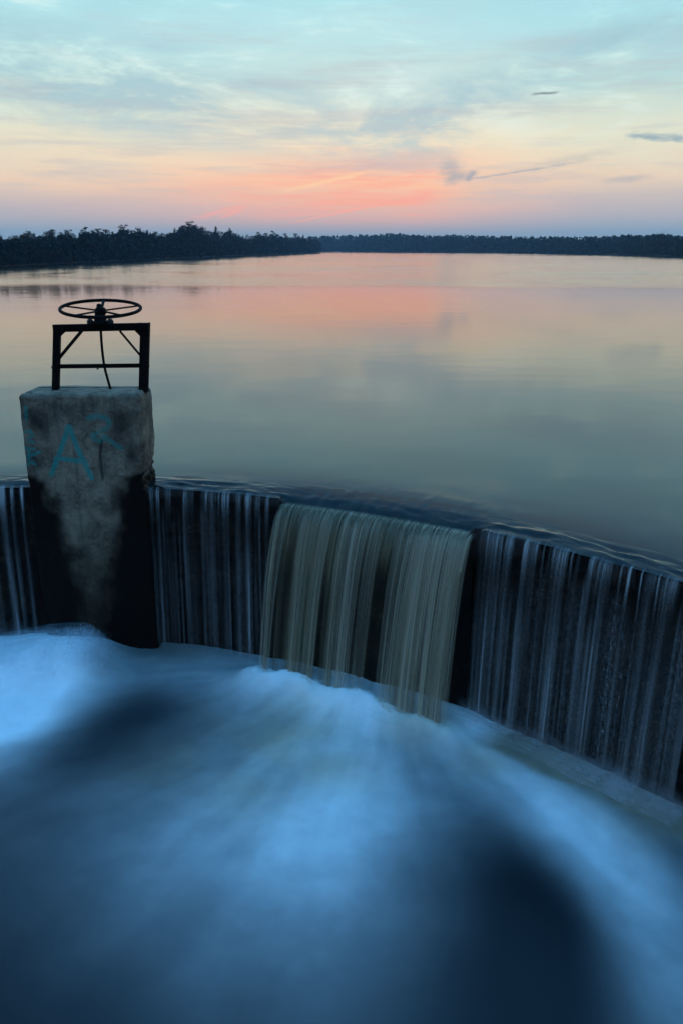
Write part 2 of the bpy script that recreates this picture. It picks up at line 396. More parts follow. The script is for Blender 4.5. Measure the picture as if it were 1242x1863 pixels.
M_LAND = m_simple('forest_floor', (0.035, 0.026, 0.018, 1), (0.07, 0.055, 0.036, 1), 0.3, 0.95)
M_BED = m_simple('lake_bed_ground', (0.03, 0.026, 0.02, 1), (0.06, 0.05, 0.038, 1), 0.2, 0.95)
M_MOSS = m_simple('wet_brown_moss', (0.012, 0.008, 0.006, 1), (0.035, 0.022, 0.014, 1), 12, 0.6, bs=0)

# ------------------------------------------------------------------ the setting
# ground sheet under everything
a = np.linspace(0, 2 * math.pi, 97)[:-1]; rad = np.array([0, 30, 120, 400, 1150])
V = np.array([[r * math.cos(t), r * math.sin(t), -3.4] for t in a for r in rad])
tag(mesh_obj('ground', V, grid_faces(96, 5, True), M_BED), kind='structure')

# curve of the weir crest, in plan, surveyed from the photograph and carried on past its edges
CP = np.array([(-9.6, 4.2), (-8.0, 5.9), (-6.4, 7.0), (-4.8, 7.65), (-3.26, 7.86), (-1.93, 7.82), (-1.46, 7.75), (-0.74, 7.54), (0.25, 7.1), (1.16, 6.56), (1.65, 6.16), (1.99, 5.83), (2.42, 5.42), (3.1, 4.65), (3.8, 3.6), (4.3, 2.3), (4.6, 0.8)])
def catmull(P, n=60):
    P = np.vstack([2 * P[0] - P[1], P, 2 * P[-1] - P[-2]]); out = []
    for i in range(1, len(P) - 2):
        for t in np.linspace(0, 1, n, endpoint=False):
            out.append(0.5 * ((2 * P[i]) + (-P[i-1] + P[i+1]) * t + (2*P[i-1] - 5*P[i] + 4*P[i+1] - P[i+2]) * t*t + (-P[i-1] + 3*P[i] - 3*P[i+1] + P[i+2]) * t**3))
    out.append(P[-2]); return np.array(out)
cv = catmull(CP)
for _ in range(60):      # even out the survey
    cv[1:-1] = 0.25 * cv[:-2] + 0.5 * cv[1:-1] + 0.25 * cv[2:]
ds = np.r_[0, np.cumsum(np.hypot(*np.diff(cv, axis=0).T))]; SL = ds[-1]
def cpos(s): return np.stack([np.interp(s, ds, cv[:, 0]), np.interp(s, ds, cv[:, 1])], -1)
def cnrm(s):             # unit normal, pointing downstream (towards the camera's side)
    d = cpos(np.clip(np.asarray(s) + 0.06, 0, SL)) - cpos(np.clip(np.asarray(s) - 0.06, 0, SL))
    d = d / np.linalg.norm(d, axis=-1, keepdims=True)
    return np.stack([d[..., 1], -d[..., 0]], -1)
_ss = np.linspace(0, SL, 4000); _pp = cpos(_ss); _ok = _pp[:, 1] > 3.0
_px = np.array([proj((p[0], p[1], -0.03))[0] if k else (1e5 if p[0] > 0 else -1e5) for p, k in zip(_pp, _ok)])
def s_px(x): 
    i = int(np.argmin(np.abs(_px - x))); return float(_ss[i])
NL, NR = s_px(512), s_px(866)          # ends of the lowered notch
PL, PR = s_px(52), s_px(268)           # the pier stands here
Z_POOL = -1.8
def notch(s, k=0.0): return sm(NL - 0.03 - k, NL + 0.05 + k, s) * (1 - sm(NR - 0.05 - k, NR + 0.03 + k, s))

# lake: one sheet from the crest of the weir to the far shores
s = np.r_[np.arange(0, s_px(-60), 0.10), np.arange(s_px(-60), s_px(1300), 0.022), np.arange(s_px(1300), SL, 0.10)]
off = np.r_[np.linspace(0, 0.7, 40), 0.7 + 0.05 * (np.geomspace(1, 22000, 46) - 1 + np.arange(46))]
off = off[np.r_[True, np.diff(off) > 1e-4]]
P0, N0 = cpos(s), cnrm(s)
ang = np.interp(s, [0, SL], [-100, 100])
far = np.stack([np.sin(np.radians(ang)), np.cos(np.radians(ang))], -1)
ns, no = len(s), len(off)
XY = np.zeros((ns, no, 2))
for j, o in enumerate(off):
    w = sm(0.8, 30, o)
    d = -N0 * (1 - w) + far * w; d /= np.linalg.norm(d, axis=1, keepdims=True)
    XY[:, j] = P0 - N0 * min(o, 0.8) + d * max(o - 0.8, 0)
SS, OO = np.meshgrid(s, off, indexing='ij')
nt = notch(SS, OO * 0.8)
lip = np.exp(-np.clip(OO, 0, None) / 0.13)
rippl = (fbm(SS * 3.2 + OO * 5.0, OO * 13.0 - SS * 1.2, 3, 5) - 0.5) * 0.055 * np.exp(-((OO - 0.13) / 0.13) ** 2) * sm(0.0, 0.05, OO)
Z = -0.022 * lip - 0.085 * nt * np.exp(-OO / 0.13) + rippl * (1 - 0.55 * nt)
Z -= 0.030 * np.exp(-OO / 0.40)
Z += nt * (fbm(SS * 14, OO * 5, 2, 8) - 0.5) * 0.03 * np.exp(-OO / 0.2)
Z -= 0.25 * sm(34.0, 60.0, XY[..., 1])
V = np.dstack([XY, Z]).reshape(-1, 3); Fq = grid_faces(ns, no)[:, ::-1]
# beyond the calm water a light breeze raises real wavelets, longer with the distance from the weir
ly = np.arange(math.log(21.0), math.log(735.0), 0.020 / 6.0); yv = np.exp(ly); uu = np.linspace(-1, 1, 190)
LY, UU = np.meshgrid(ly, uu, indexing='ij'); YV = np.exp(LY); XV = UU * (0.52 * YV + 42)
ph = 2 * math.pi * LY / 0.020 + 9.0 * fbm(UU * 14, LY * 10, 3, 141)
gust = 0.35 + 1.0 * fbm(UU * 3, LY * 9, 3, 151)
ZV = 0.0105 * (0.020 * YV) * np.sin(ph) * gust * sm(47, 60, YV + 10 * (fbm(UU * 5, LY * 3, 3, 161) - 0.5)) - 0.004 * (1 - sm(30, 42, YV))
V = np.vstack([V, np.dstack([XV, YV, ZV]).reshape(-1, 3)]); Fq = np.vstack([Fq, grid_faces(len(ly), len(uu))[:, ::-1] + ns * no])
tag(mesh_obj('lake', V, Fq, M_LAKE), kind='structure')

# pool below the weir: foam thickness surveyed over its surface
FO = """1140:0 .9,120 1,170 1|1180:0 1.1,120 1.1,190 .9,250 .35,300 .4,400 .45|1220:0 1.15,120 1.05,220 .55,300 .6,400 .62,450 .55
1270:0 1.2,100 1.0,180 .5,250 .18,330 .32,430 .58,520 .75,600 .8|1330:0 1,80 .75,150 .24,250 .30,350 .44,450 .56,550 .68,650 .75,750 .55,800 .6,860 .85
1400:0 .6,60 .34,150 .30,250 .42,350 .54,450 .6,550 .66,650 .75,750 .64,850 .58,930 .82,980 .72,1060 .5|1470:0 .34,120 .4,250 .5,370 .58,480 .68,600 .74,680 .72,760 .6,860 .46,920 .38,970 .8,1040 .85,1120 .6,1200 .5
1550:0 .3,120 .38,250 .5,370 .58,480 .68,600 .74,680 .6,760 .42,860 .25,950 .10,1030 .48,1080 .82,1150 .74,1242 .4|1650:0 .24,120 .32,250 .4,370 .48,480 .55,600 .6,680 .5,760 .38,860 .21,960 .07,1050 .15,1110 .6,1180 .7,1242 .55
1750:0 .2,120 .27,250 .36,370 .42,480 .47,600 .5,700 .38,800 .22,900 .12,1000 .07,1080 .15,1130 .48,1200 .6,1242 .52|1863:0 .15,120 .2,250 .28,370 .34,500 .38,620 .38,740 .28,860 .16,980 .07,1080 .14,1140 .4,1200 .5,1242 .48"""
pts = []
for row in FO.replace('\n', '|').split('|'):
    yy, vals = row.split(':')
    for it in vals.split(','):
        x_, d_ = it.split(); w = onz(float(x_), float(yy), Z_POOL + 0.04); pts.append((w[0], w[1], float(d_)))
pts += [(-6, 7, .7), (-6, 5.5, .6), (-5, 4, .2), (-4.5, 2, .12), (0, 1.5, .2), (3.0, 2.0, .35), (2, 1, .2), (-2, 1, .12)]
pts = np.array(pts)
def rbf_fit(P, v, eps=0.38):
    D = np.hypot(P[:, None, 0] - P[None, :, 0], P[:, None, 1] - P[None, :, 1])
    return np.linalg.solve(np.sqrt(D ** 2 + eps ** 2) + np.eye(len(P)) * -0.06, v - v.mean()), v.mean()
_w, _m = rbf_fit(pts[:, :2], pts[:, 2])
def foam_field(X, Y):
    out = np.full(X.shape, _m)
    for (a_, b_, _), w in zip(pts, _w): out += w * np.sqrt((X - a_) ** 2 + (Y - b_) ** 2 + 0.38 ** 2)
    return np.clip(out, 0.03, 1.05)
gx = np.arange(-9.5, 5.2, 0.035); gy = np.arange(-6, 8.6, 0.035)
X, Y = np.meshgrid(gx, gy, indexing='ij')
# the flow fans out from the foot of the main fall: streaks run along it
cx0, cy0 = 0.35, 7.4
phi = np.arctan2(X - cx0, cy0 - Y); rr = np.hypot(X - cx0, Y - cy0)
wx = (fbm(X * 0.8, Y * 0.8, 3, 21) - 0.5) * 0.5
st = fbm(phi * 5.5 + wx, rr * 0.55, 4, 31) - 0.5
st2 = fbm(phi * 16 + wx * 2, rr * 0.9, 3, 41) - 0.5
blot = fbm(X * 2.2 + wx * 2, Y * 2.2, 4, 51) - 0.5
Xw, Yw = X + wx * 0.35, Y + (fbm(X * 0.9 + 9, Y * 0.9, 3, 61) - 0.5) * 0.25
D0 = foam_field(Xw, Yw) * np.interp(Y, [3.2, 5.6], [0.84, 0.95])
D0 = np.clip(D0 + 0.30 * (D0 - 0.33), 0.0, 1.1); D1 = D0 * (1 + 0.38 * st + 0.10 * st2 + 0.32 * blot)
foam = np.clip(D1, 0.02, 1.1) ** 1.85 * 0.95
ti = np.zeros_like(X)
for (x_, y_, r_, k_) in [(520, 1340, .55, .75), (600, 1390, .45, .5), (300, 1380, .6, .5), (450, 1420, .5, .45), (760, 1330, .35, .7), (880, 1380, .3, .5), (1090, 1420, .35, .6), (1190, 1480, .35, .6), (980, 1345, .2, .5), (320, 1180, .5, .45), (400, 1320, .5, .35)]:
    w = onz(x_, y_, Z_POOL); ti = np.maximum(ti, k_ * np.exp(-((X - w[0]) ** 2 + (Y - w[1]) ** 2) / r_ ** 2))
ti *= 0.6 + 0.8 * fbm(X * 3, Y * 3, 3, 71)
ls = np.linspace(NL - 0.05, NR - 0.05, 60); lp = cpos(ls) + cnrm(ls) * 0.50
dl = np.full(X.shape, 9.0)
for q_ in lp: dl = np.minimum(dl, np.hypot(X - q_[0], Y - q_[1]))
ls2 = np.linspace(NR, s_px(1400), 120); lp2 = cpos(ls2); dw = np.full(X.shape, 9.0); sw = np.zeros(X.shape)
for s_, q_ in zip(ls2, lp2):
    d_ = np.hypot(X - q_[0], Y - q_[1]); k_ = d_ < dw; dw = np.where(k_, d_, dw); sw = np.where(k_, s_, sw)
ledge = sm(0.46, 0.34, dw + 0.12 * (fbm(sw * 2.5, dw * 3, 3, 97) - 0.5)) * sm(NR + 0.15, NR + 0.6, sw)
blockn = vn(sw * 3.1, sw * 0 + 0.5, 98)
foam = foam * (1 - ledge) + ledge * (0.16 + 0.20 * blockn + 0.12 * fbm(sw * 9, dw * 9, 3, 99)); ti = np.maximum(ti, ledge * 0.85)
imp = np.exp(-(dl / 0.22) ** 2) * (0.55 + 0.9 * fbm(X * 5, Y * 5, 3, 95))
foam = np.clip(foam + 0.35 * imp, 0, 1)
boil = np.exp(-(((X + 2.52) / np.where(X > -2.52, 0.27, 1.7)) ** 2 + ((Y - 7.28) / 0.50) ** 2))
ZP = Z_POOL + 0.27 * boil + 0.13 * imp + 0.10 * D0 * (fbm(X * 1.3, Y * 1.3, 3, 81) - 0.45)
ZP += 0.06 * sm(1.0, -0.8, X) * sm(5.5, 7.2, Y) - 0.03 * sm(1.0, 2.2, X)
ZP += 0.05 * D0 * (fbm(phi * 9, rr * 1.3, 3, 91) - 0.5)
tag(mesh_obj('pool', np.dstack([X, Y, ZP]).reshape(-1, 3), grid_faces(len(gx), len(gy)), M_POOL, attrs={'foam': foam, 'tint': np.clip(ti, 0, 1)}), kind='structure')

# shores
LEFT_SHORE = [(-30, 12), (-50, 45), (-47, 80), (-44.8, 113), (-43.5, 145), (-41.2, 201), (-32.9, 302), (-24, 380), (-12.6, 484), (-16, 520), (-70, 560), (-170, 600), (-330, 640)]
FAR_SHORE = [(-420, 760), (-150, 745), (-60, 735), (-0.5, 727), (45, 640), (92, 519), (108, 430), (111, 363), (106, 300), (102.5, 259), (104, 190), (100, 120), (70, 50), (30, 12)]
def land(name, shore, side, depth):
    P_ = np.array(shore, float); d_ = np.gradient(P_, axis=0); d_ /= np.linalg.norm(d_, axis=1, keepdims=True)
    n_ = np.stack([-d_[:, 1], d_[:, 0]], -1) * side
    prof = [(-1.5, -0.9), (0.0, 0.02), (0.5, 0.28), (3.0, 0.5), (12, 0.7), (depth, 1.0), (depth + 3, -3.0)]
    V = np.array([[*(P_[i] + n_[i] * o), z] for i in range(len(P_)) for o, z in prof])
    return tag(mesh_obj(name, V, grid_faces(len(P_), len(prof)), M_LAND), kind='structure')
land('bank', LEFT_SHORE, 1, 60)
land('far_bank', FAR_SHORE, 1, 130)

# thin evening haze over the lake
hz_m, hq, hout = mat('evening_haze')
pv = hq.n('ShaderNodeVolumePrincipled'); pv.inputs['Color'].default_value = (0.62, 0.78, 0.92, 1); pv.inputs['Density'].default_value = 0.00032
hq.t.links.new(pv.outputs[0], hout.inputs['Volume'])
bm = bmesh.new(); r_ = bmesh.ops.create_cube(bm, size=1.0)
bmesh.ops.transform(bm, matrix=Matrix.Translation((0, 0, 11.8)) @ Matrix.Diagonal((2500, 2500, 32.4, 1)), verts=r_['verts'])
hz_o = bm_obj('haze', bm, hz_m); tag(hz_o, 'thin bluish evening haze over the lake', 'haze', kind='stuff')

# ------------------------------------------------------------------ weir wall
weir = empty('weir', (0.3, 7.1, Z_POOL)); tag(weir, 'dark wet curved concrete weir with water spilling over its crest', 'weir')
WO = np.array([0.3, 7.1, Z_POOL])
def wall_section(name, s0, s1, zt, n_step=0.025, lipr=0.05):
    s = np.arange(s0, s1 + 1e-6, n_step); P_, N_ = cpos(s), cnrm(s)
    zz = np.linspace(-2.6, zt - lipr, 90)
    prof = [(0.0, z) for z in zz] + [(-lipr * (1 - math.cos(t)), zt - lipr + lipr * math.sin(t)) for t in np.linspace(0.2, math.pi / 2, 7)]
    prof += [(-0.12, zt - 0.004), (-0.25, zt - 0.02), (-0.45, zt - 0.14), (-0.46, -2.6)]
    o = np.array([p[0] for p in prof]); z = np.array([p[1] for p in prof])
    Sg, Zg = np.meshgrid(s, z, indexing='ij'); Og = np.tile(o, (len(s), 1))
    rel = (fbm(Sg * 2.3, Zg * 2.3, 4, 101) - 0.5) * 0.07 + (fbm(Sg * 13, Zg * 13, 4, 111) - 0.5) * 0.035
    rel -= 0.02 * sm(0.55, 0.8, fbm(Sg * 4, Zg * 9, 3, 121))
    face = (Og > -lipr)
    Og = Og + rel * face * sm(zt + 0.02, zt - 0.12, Zg)
    Zg = Zg + (fbm(Sg * 5, Sg * 0 + 3, 3, 131) - 0.5) * 0.022 * (Zg > zt - 0.1)
    V = np.dstack([P_[:, None, 0] + N_[:, None, 0] * Og, P_[:, None, 1] + N_[:, None, 1] * Og, Zg]).reshape(-1, 3) - WO
    return mesh_obj(name, V, grid_faces(len(s), len(prof)), M_WALL, weir)
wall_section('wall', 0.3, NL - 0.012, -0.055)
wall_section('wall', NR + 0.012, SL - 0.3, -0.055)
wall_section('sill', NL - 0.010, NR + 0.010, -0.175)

# hanging moss along the crest
def moss():
    rnd = random.Random(5); V, Fc = [], []
    def tuft(s0, L, z0, spread):
        p, n = cpos(np.array([s0]))[0], cnrm(np.array([s0]))[0]; tdir = np.array([-n[1], n[0]])
        base = np.array([*(p + n * rnd.uniform(-0.03, 0.012)), z0]); w = rnd.uniform(0.003, 0.008)
        sw = rnd.uniform(-spread, spread); k0 = len(V)
        for i, f in enumerate((0, 0.5, 1.0)):
            c_ = base + np.array([*(tdir * sw * f * L + n * (0.018 * f + rnd.uniform(0, 0.008))), -L * f * f - 0.2 * L * f])
            ww = w * (1 - 0.85 * f)
            V.append(c_ - np.array([*(tdir * ww), 0])); V.append(c_ + np.array([*(tdir * ww), 0]))
        Fc.extend([(k0, k0 + 1, k0 + 3, k0 + 2), (k0 + 2, k0 + 3, k0 + 5, k0 + 4)])
    sA, sB = s_px(875), s_px(1320)
    for _ in range(5200):
        s0 = rnd.uniform(sA, sB)
        if vn(s0 * 2.6, 0.5, 3) < 0.42: continue
        tuft(s0, rnd.uniform(0.03, 0.11), -0.06 + rnd.uniform(-0.05, 0.012), 0.5)
    for _ in range(1400):
        s0 = rnd.uniform(PR, NL)
        if vn(s0 * 3.1, 7.5, 3) < 0.45: continue
        tuft(s0, rnd.uniform(0.02, 0.06), -0.06 + rnd.uniform(-0.03, 0.006), 0.5)
    for _ in range(900):
        tuft(rnd.uniform(NR - 0.02, NR + 0.14), rnd.uniform(0.05, 0.16), -0.055 + rnd.uniform(-0.12, 0.01), 0.9)
    return mesh_obj('moss', np.array(V), np.array(Fc), M_MOSS)
tag(moss(), 'ragged dark brown moss hanging along the weir crest', 'moss', kind='stuff')

# ------------------------------------------------------------------ concrete pier
PXL, PXR, PYF, PYB, PZT = -3.030, -1.885, 7.68, 8.20, 0.905
def pier():
    root = empty('concrete_pier', ((PXL + PXR) / 2, (PYF + PYB) / 2, Z_POOL))
    tag(root, 'weathered concrete pier with teal graffiti standing in the weir', 'pier')
    rc = 0.045
    path = []
    def arc(cx, cy, t0, t1, n): 
        for t in np.linspace(t0, t1, n): path.append((cx + rc * math.cos(t), cy + rc * math.sin(t)))
    for y_ in np.arange(PYB - rc, PYF + rc, -0.02): path.append((PXL, y_))
    arc(PXL + rc, PYF + rc, math.pi, 1.5 * math.pi, 9)
    for x_ in np.arange(PXL + rc + 0.006, PXR - rc, 0.0065): path.append((x_, PYF))
    arc(PXR - rc, PYF + rc, 1.5 * math.pi, 2 * math.pi, 9)
    for y_ in np.arange(PYF + rc + 0.012, PYB - rc, 0.012): path.append((PXR, y_))
    arc(PXR - rc, PYB - rc, 0, 0.5 * math.pi, 5)
    for x_ in np.arange(PXR - rc - 0.04, PXL + rc, -0.05): path.append((x_, PYB))
    arc(PXL + rc, PYB - rc, 0.5 * math.pi, math.pi * 0.97, 5)
    path = np.array(path); n = len(path)
    tn = np.roll(path, -1, 0) - np.roll(path, 1, 0); tn /= np.linalg.norm(tn, axis=1, keepdims=True)
    nr = np.stack([tn[:, 1], -tn[:, 0]], -1)          # outward
    rt = 0.04
    rows = [(0.0, z) for z in np.linspace(-2.5, -1.8, 10)[:-1]] + [(0.0, z) for z in np.arange(-1.8, PZT - rt, 0.0075)]
    rows += [(rt * (1 - math.cos(t)), PZT - rt + rt * math.sin(t)) for t in np.linspace(0, math.pi / 2, 8)]
    rows += [(rt + 0.03, PZT + 0.001), (rt + 0.09, PZT + 0.003)]
    ins = np.array([r[0] for r in rows]); zz = np.array([r[1] for r in rows])
    ctr = np.array([(PXL + PXR) / 2, (PYF + PYB) / 2])
    plen = np.r_[0, np.cumsum(np.linalg.norm(np.diff(path, axis=0), axis=1))]
    U, Zg = np.meshgrid(plen, zz, indexing='ij'); I = np.tile(ins, (n, 1))
    disp = (fbm(U * 5, Zg * 5, 4, 201) - 0.5) * 0.016 + (fbm(U * 40, Zg * 40, 3, 211) - 0.5) * 0.007
    pit = sm(0.80, 0.9, vn(U * 34, Zg * 34, 221)) * 0.006
    # crumbled corner just above the water on the right
    Xp = path[:, 0][:, None] + 0 * Zg
    cr = np.exp(-(((Xp - PXR) / 0.07) ** 2 + ((Zg - 0.10) / 0.16) ** 2)) * (fbm(U * 22, Zg * 22, 3, 231)) * 0.07
    edge = np.exp(-((Zg - PZT) / 0.05) ** 2) * np.maximum(0, fbm(U * 9, Zg * 9, 3, 241) - 0.5) * 0.05
    D_ = disp - pit - cr - edge
    XX = path[:, 0][:, None] + nr[:, 0][:, None] * (D_ - I); YY = path[:, 1][:, None] + nr[:, 1][:, None] * (D_ - I)
    ZZ = Zg + (fbm(U * 4, U * 0 + 2, 3, 251) - 0.5) * 0.02 * (Zg > PZT - 0.05)
    V = np.dstack([XX, YY, ZZ]).reshape(-1, 3)
    # weathering and paint, laid out on the front face in metres
    def w2(px, py): p = ony(px, py, PYF); return p[0], p[2]
    def zc(zx, zy): return w2(zx * 0.37559, 500 + zy * 0.37559)
    lefts = [zc(60, 560), zc(95, 800), zc(135, 960), zc(220, 1010), zc(262, 1110), zc(310, 1250), zc(360, 1400), zc(395, 1560), zc(405, 1700), zc(410, 1800)]
    rights = [zc(760, 560), zc(745, 800), zc(725, 935), zc(610, 985), zc(580, 1100), zc(565, 1250), zc(540, 1400), zc(525, 1560), zc(520, 1700), zc(515, 1800)]
    lz = np.array(lefts)[::-1]; rz = np.array(rights)[::-1]
    wob_ = (fbm(XX * 9, ZZ * 6, 4, 261) - 0.5) * 0.16
    lx = np.interp(ZZ, lz[:, 1], lz[:, 0]); rx = np.interp(ZZ, rz[:, 1], rz[:, 0])
    dry = sm(-0.09, 0.13, XX - lx + wob_) * sm(-0.09, 0.13, rx - XX + wob_)
    side = np.abs(YY - PYF) > 0.06
    dry = np.where(side, sm(0.02, 0.16, ZZ + wob_), dry)
    dry *= 0.16 + 0.84 * sm(-1.35, 0.05, ZZ + wob_ * 2)
    dirt = np.zeros_like(XX)
    for (zx, zy, rx_, rz_, k) in [(600, 720, .13, .16, .9), (170, 700, .16, .15, .9), (330, 640, .3, .05, .5), (640, 860, .09, .14, .8), (230, 860, .06, .10, .5), (180, 900, .10, .12, .5), (480, 700, .12, .05, .3)]:
        x_, z_ = zc(zx, zy); dirt = np.maximum(dirt, k * np.exp(-((XX - x_) / rx_) ** 2 - ((ZZ - z_) / rz_) ** 2))
    dirt = np.clip(dirt * (0.35 + 1.3 * fbm(XX * 8, ZZ * 5, 4, 271)), 0, 1)
    def strokes(lines, w):
        m_ = np.zeros_like(XX)
        for ln in lines:
            q_ = [zc(*p) for p in ln]
            for (ax, az_), (bx, bz) in zip(q_, q_[1:]):
                dx_, dz_ = bx - ax, bz - az_; L2 = dx_ * dx_ + dz_ * dz_ + 1e-9
                t = np.clip(((XX - ax) * dx_ + (ZZ - az_) * dz_) / L2, 0, 1)
                d = np.hypot(XX - ax - t * dx_, ZZ - az_ - t * dz_)
                m_ = np.maximum(m_, 1 - sm(w * 0.45, w * 1.5, d))
        return m_
    big = strokes([[(333, 735), (292, 860), (250, 966)], [(335, 735), (372, 830), (410, 910), (446, 985)], [(276, 888), (340, 896), (412, 905)],
                   ], 0.024)
    two = strokes([[(430, 692), (470, 685), (512, 692), (532, 715), (520, 742), (482, 762), (450, 778), (456, 796), (482, 806), (505, 795)], [(502, 782), (535, 806), (560, 824), (585, 838)]], 0.024)
    small = strokes([[(126, 640), (130, 700)], [(122, 762), (150, 756), (160, 778), (135, 800), (162, 812)], [(118, 838), (166, 846)], [(128, 884), (160, 872), (192, 858)], [(142, 850), (140, 900)], [(130, 920), (160, 905), (172, 918)]], 0.016)
    paint = np.maximum(np.maximum(big * 1.15, two * 0.62), small * 0.7) * (0.65 + 0.8 * fbm(XX * 26, ZZ * 26, 3, 281)) * (~side)
    drip = strokes([[(492, 800), (486, 880), (498, 985)]], 0.014) * (~side)
    dirt = np.maximum(dirt, drip * 0.95)
    faces = grid_faces(n, len(rows), True)
    base = np.array(root.location)
    nv = len(V)
    V2 = np.vstack([V, [[ctr[0], ctr[1], PZT + 0.004]]])
    body = mesh_obj('body', V - base, faces, M_PIER, root, attrs={'dry': np.clip(dry, 0, 1), 'paint': np.clip(paint, 0, 1), 'dirt': dirt})
    # flat top
    me = body.data; bm = bmesh.new(); bm.from_mesh(me); bm.verts.ensure_lookup_table()
    top = [bm.verts[i * len(rows) + len(rows) - 1] for i in range(n)]
    f = bm.faces.new(top); f.normal_update()
    if f.normal.z < 0: f.normal_flip()
    bm.to_mesh(me); bm.free()
    return root
pier()

# ------------------------------------------------------------------ hand-wheel gate hoist on the pier
def hoist():
    Y0 = 7.92
    def w(px, py, y=Y0): return Vector(ony(px, py, y))
    def hz_(zx, zy, y=Y0): return w(80 + zx * 0.16908, 530 + zy * 0.16908, y)    # survey from an enlargement
    base = Vector((hz_(600, 1085).x, Y0, PZT))
    root = empty('gate_hoist', base); tag(root, 'black iron hand-wheel gate hoist on a steel stand atop the pier', 'gate hoist')
    zt = PZT - 0.02
    def leg(x0, y0_, x1, width, dep):
        bm = bmesh.new(); a_ = hz_(x1, 1085); a_.z = zt + 0.012; b_ = hz_(x0, y0_)
        # an angle iron: a wide flange and one turned back
        bm_bar(bm, a_, b_, width, 0.012)
        off_ = Vector((width / 2 - 0.006, 0.03, 0)); bm_bar(bm, a_ + off_ + Vector((0, 0.008, 0)), b_ + off_ + Vector((0, 0.008, 0)), 0.012, dep)
        L_ = bm_obj('leg', bm, M_IRON, root, offset=base)
        bm = bmesh.new(); bm_bar(bm, a_ + Vector((0, 0.02, -0.010)), a_ + Vector((0, 0.02, 0.006)), 0.10, 0.12, bev=0.002)
        bm_obj('foot_plate', bm, M_IRON, L_, offset=base)
    leg(135, 365, 120, 0.058, 0.06); leg(1085, 340, 1068, 0.082, 0.06)
    bm = bmesh.new(); bm_bar(bm, hz_(104, 398), hz_(1130, 378), 0.068, 0.05, up=(0, 1, 0)); bm_obj('top_beam', bm, M_IRON, root, offset=base)
    bm = bmesh.new(); bm_bar(bm, hz_(140, 808, Y0 + 0.02), hz_(1070, 798, Y0 + 0.02), 0.040, 0.014); bm_obj('crossbar', bm, M_IRON, root, offset=base)
    for a_, b_, wd in (((410, 425), (155, 732), 0.030), ((818, 425), (1040, 690), 0.020)):
        bm = bmesh.new(); bm_bar(bm, hz_(*a_, Y0 + 0.012), hz_(*b_, Y0 + 0.012), wd, 0.012); bm_obj('brace', bm, M_IRON, root, offset=base)
    for tri in (((150, 420), (245, 428), (155, 510)), ((1060, 410), (965, 412), (1050, 495))):
        bm = bmesh.new(); A = [bm.verts.new(hz_(*p, Y0 - 0.008)) for p in tri]; B = [bm.verts.new(hz_(*p, Y0 + 0.004)) for p in tri]
        bm.faces.new(A); bm.faces.new(B[::-1])
        for k in range(3): bm.faces.new((A[k], B[k], B[(k + 1) % 3], A[(k + 1) % 3]))
        bm_obj('gusset', bm, M_IRON, root, offset=base)
    for p in ((92, 818), (1128, 800), (580, 828)):
        bm = bmesh.new(); c_ = hz_(*p, Y0 - 0.01); bm_lathe(bm, [(0.010, -0.010), (0.010, 0.010)], c_, 6); bm_obj('bolt', bm, M_BOLT, root, offset=base)
    # bent stem
    bm = bmesh.new(); st = [hz_(*p, Y0 + 0.05) for p in ((615, 420), (620, 520), (630, 640), (645, 760), (665, 860), (695, 970), (725, 1075), (738, 1120))]
    fine = []
    for i in range(len(st) - 1):
        for t in (0, 0.5): fine.append(st[i].lerp(st[i + 1], t))
    fine.append(st[-1]); bm_tube(bm, fine, 0.0125, 10); bm_obj('stem', bm, M_IRON, root, True, offset=base)
    # gear box: flange with bolts, stepped housing
    gc = hz_(615, 362); gb = bmesh.new()
    bm_lathe(gb, [(0.072, 0.0), (0.075, 0.012), (0.075, 0.030), (0.066, 0.036), (0.058, 0.04), (0.056, 0.075), (0.048, 0.084), (0.047, 0.135), (0.040, 0.150), (0.026, 0.160), (0.024, 0.186), (0.010, 0.195)], gc, 24)
    gear = bm_obj('gear_box', gb, M_IRON, root, True, offset=base)
    for sx in (-1, 1):
        bm = bmesh.new(); bm_bar(bm, gc + Vector((sx * 0.062, -0.01, -0.004)), gc + Vector((sx * 0.128, -0.01, -0.004)), 0.030, 0.07); bm_obj('flange', bm, M_IRON, gear, offset=base)
        bm = bmesh.new(); bm_lathe(bm, [(0.030, 0.0), (0.032, 0.030), (0.024, 0.046), (0.015, 0.054)], gc + Vector((sx * 0.094, -0.012, 0.004)), 6); bm_obj('bolt', bm, M_BOLT, gear, offset=base)
    # wheel, leaning a little towards the river
    wc = hz_(613, 184); Rw = (hz_(1050, 190) - hz_(178, 160)).length / 2 - 0.014
    T = Matrix.Translation(wc) @ Matrix.Rotation(R(8.3), 4, 'X') @ Matrix.Rotation(R(2.0), 4, 'Y')
    wh = bpy.data.objects.new('handwheel', None); wh.location = wc - base; link(wh, root)
    bm = bmesh.new(); bm_tube(bm, [T @ Vector((Rw * math.cos(t), Rw * math.sin(t), 0)) for t in np.linspace(0, 2 * math.pi, 73)[:-1]], 0.0155, 12, True)
    bm_obj('rim', bm, M_IRON, wh, True, offset=wc)
    for k in range(5):
        t = R(100 + 72 * k); dv = Vector((math.cos(t), math.sin(t), 0))
        bm = bmesh.new(); bm_bar(bm, T @ (dv * 0.035 - Vector((0, 0, 0.02))), T @ (dv * (Rw - 0.002)), 0.026, 0.014, up=(0, 0, 1)); bm_obj('spoke', bm, M_IRON, wh, offset=wc)
    bm = bmesh.new(); bm_lathe(bm, [(0.045, -0.055), (0.047, -0.01), (0.04, 0.006), (0.022, 0.01), (0.02, 0.026)], wc, 18); bm_obj('hub', bm, M_IRON, wh, True, offset=wc)
hoist()

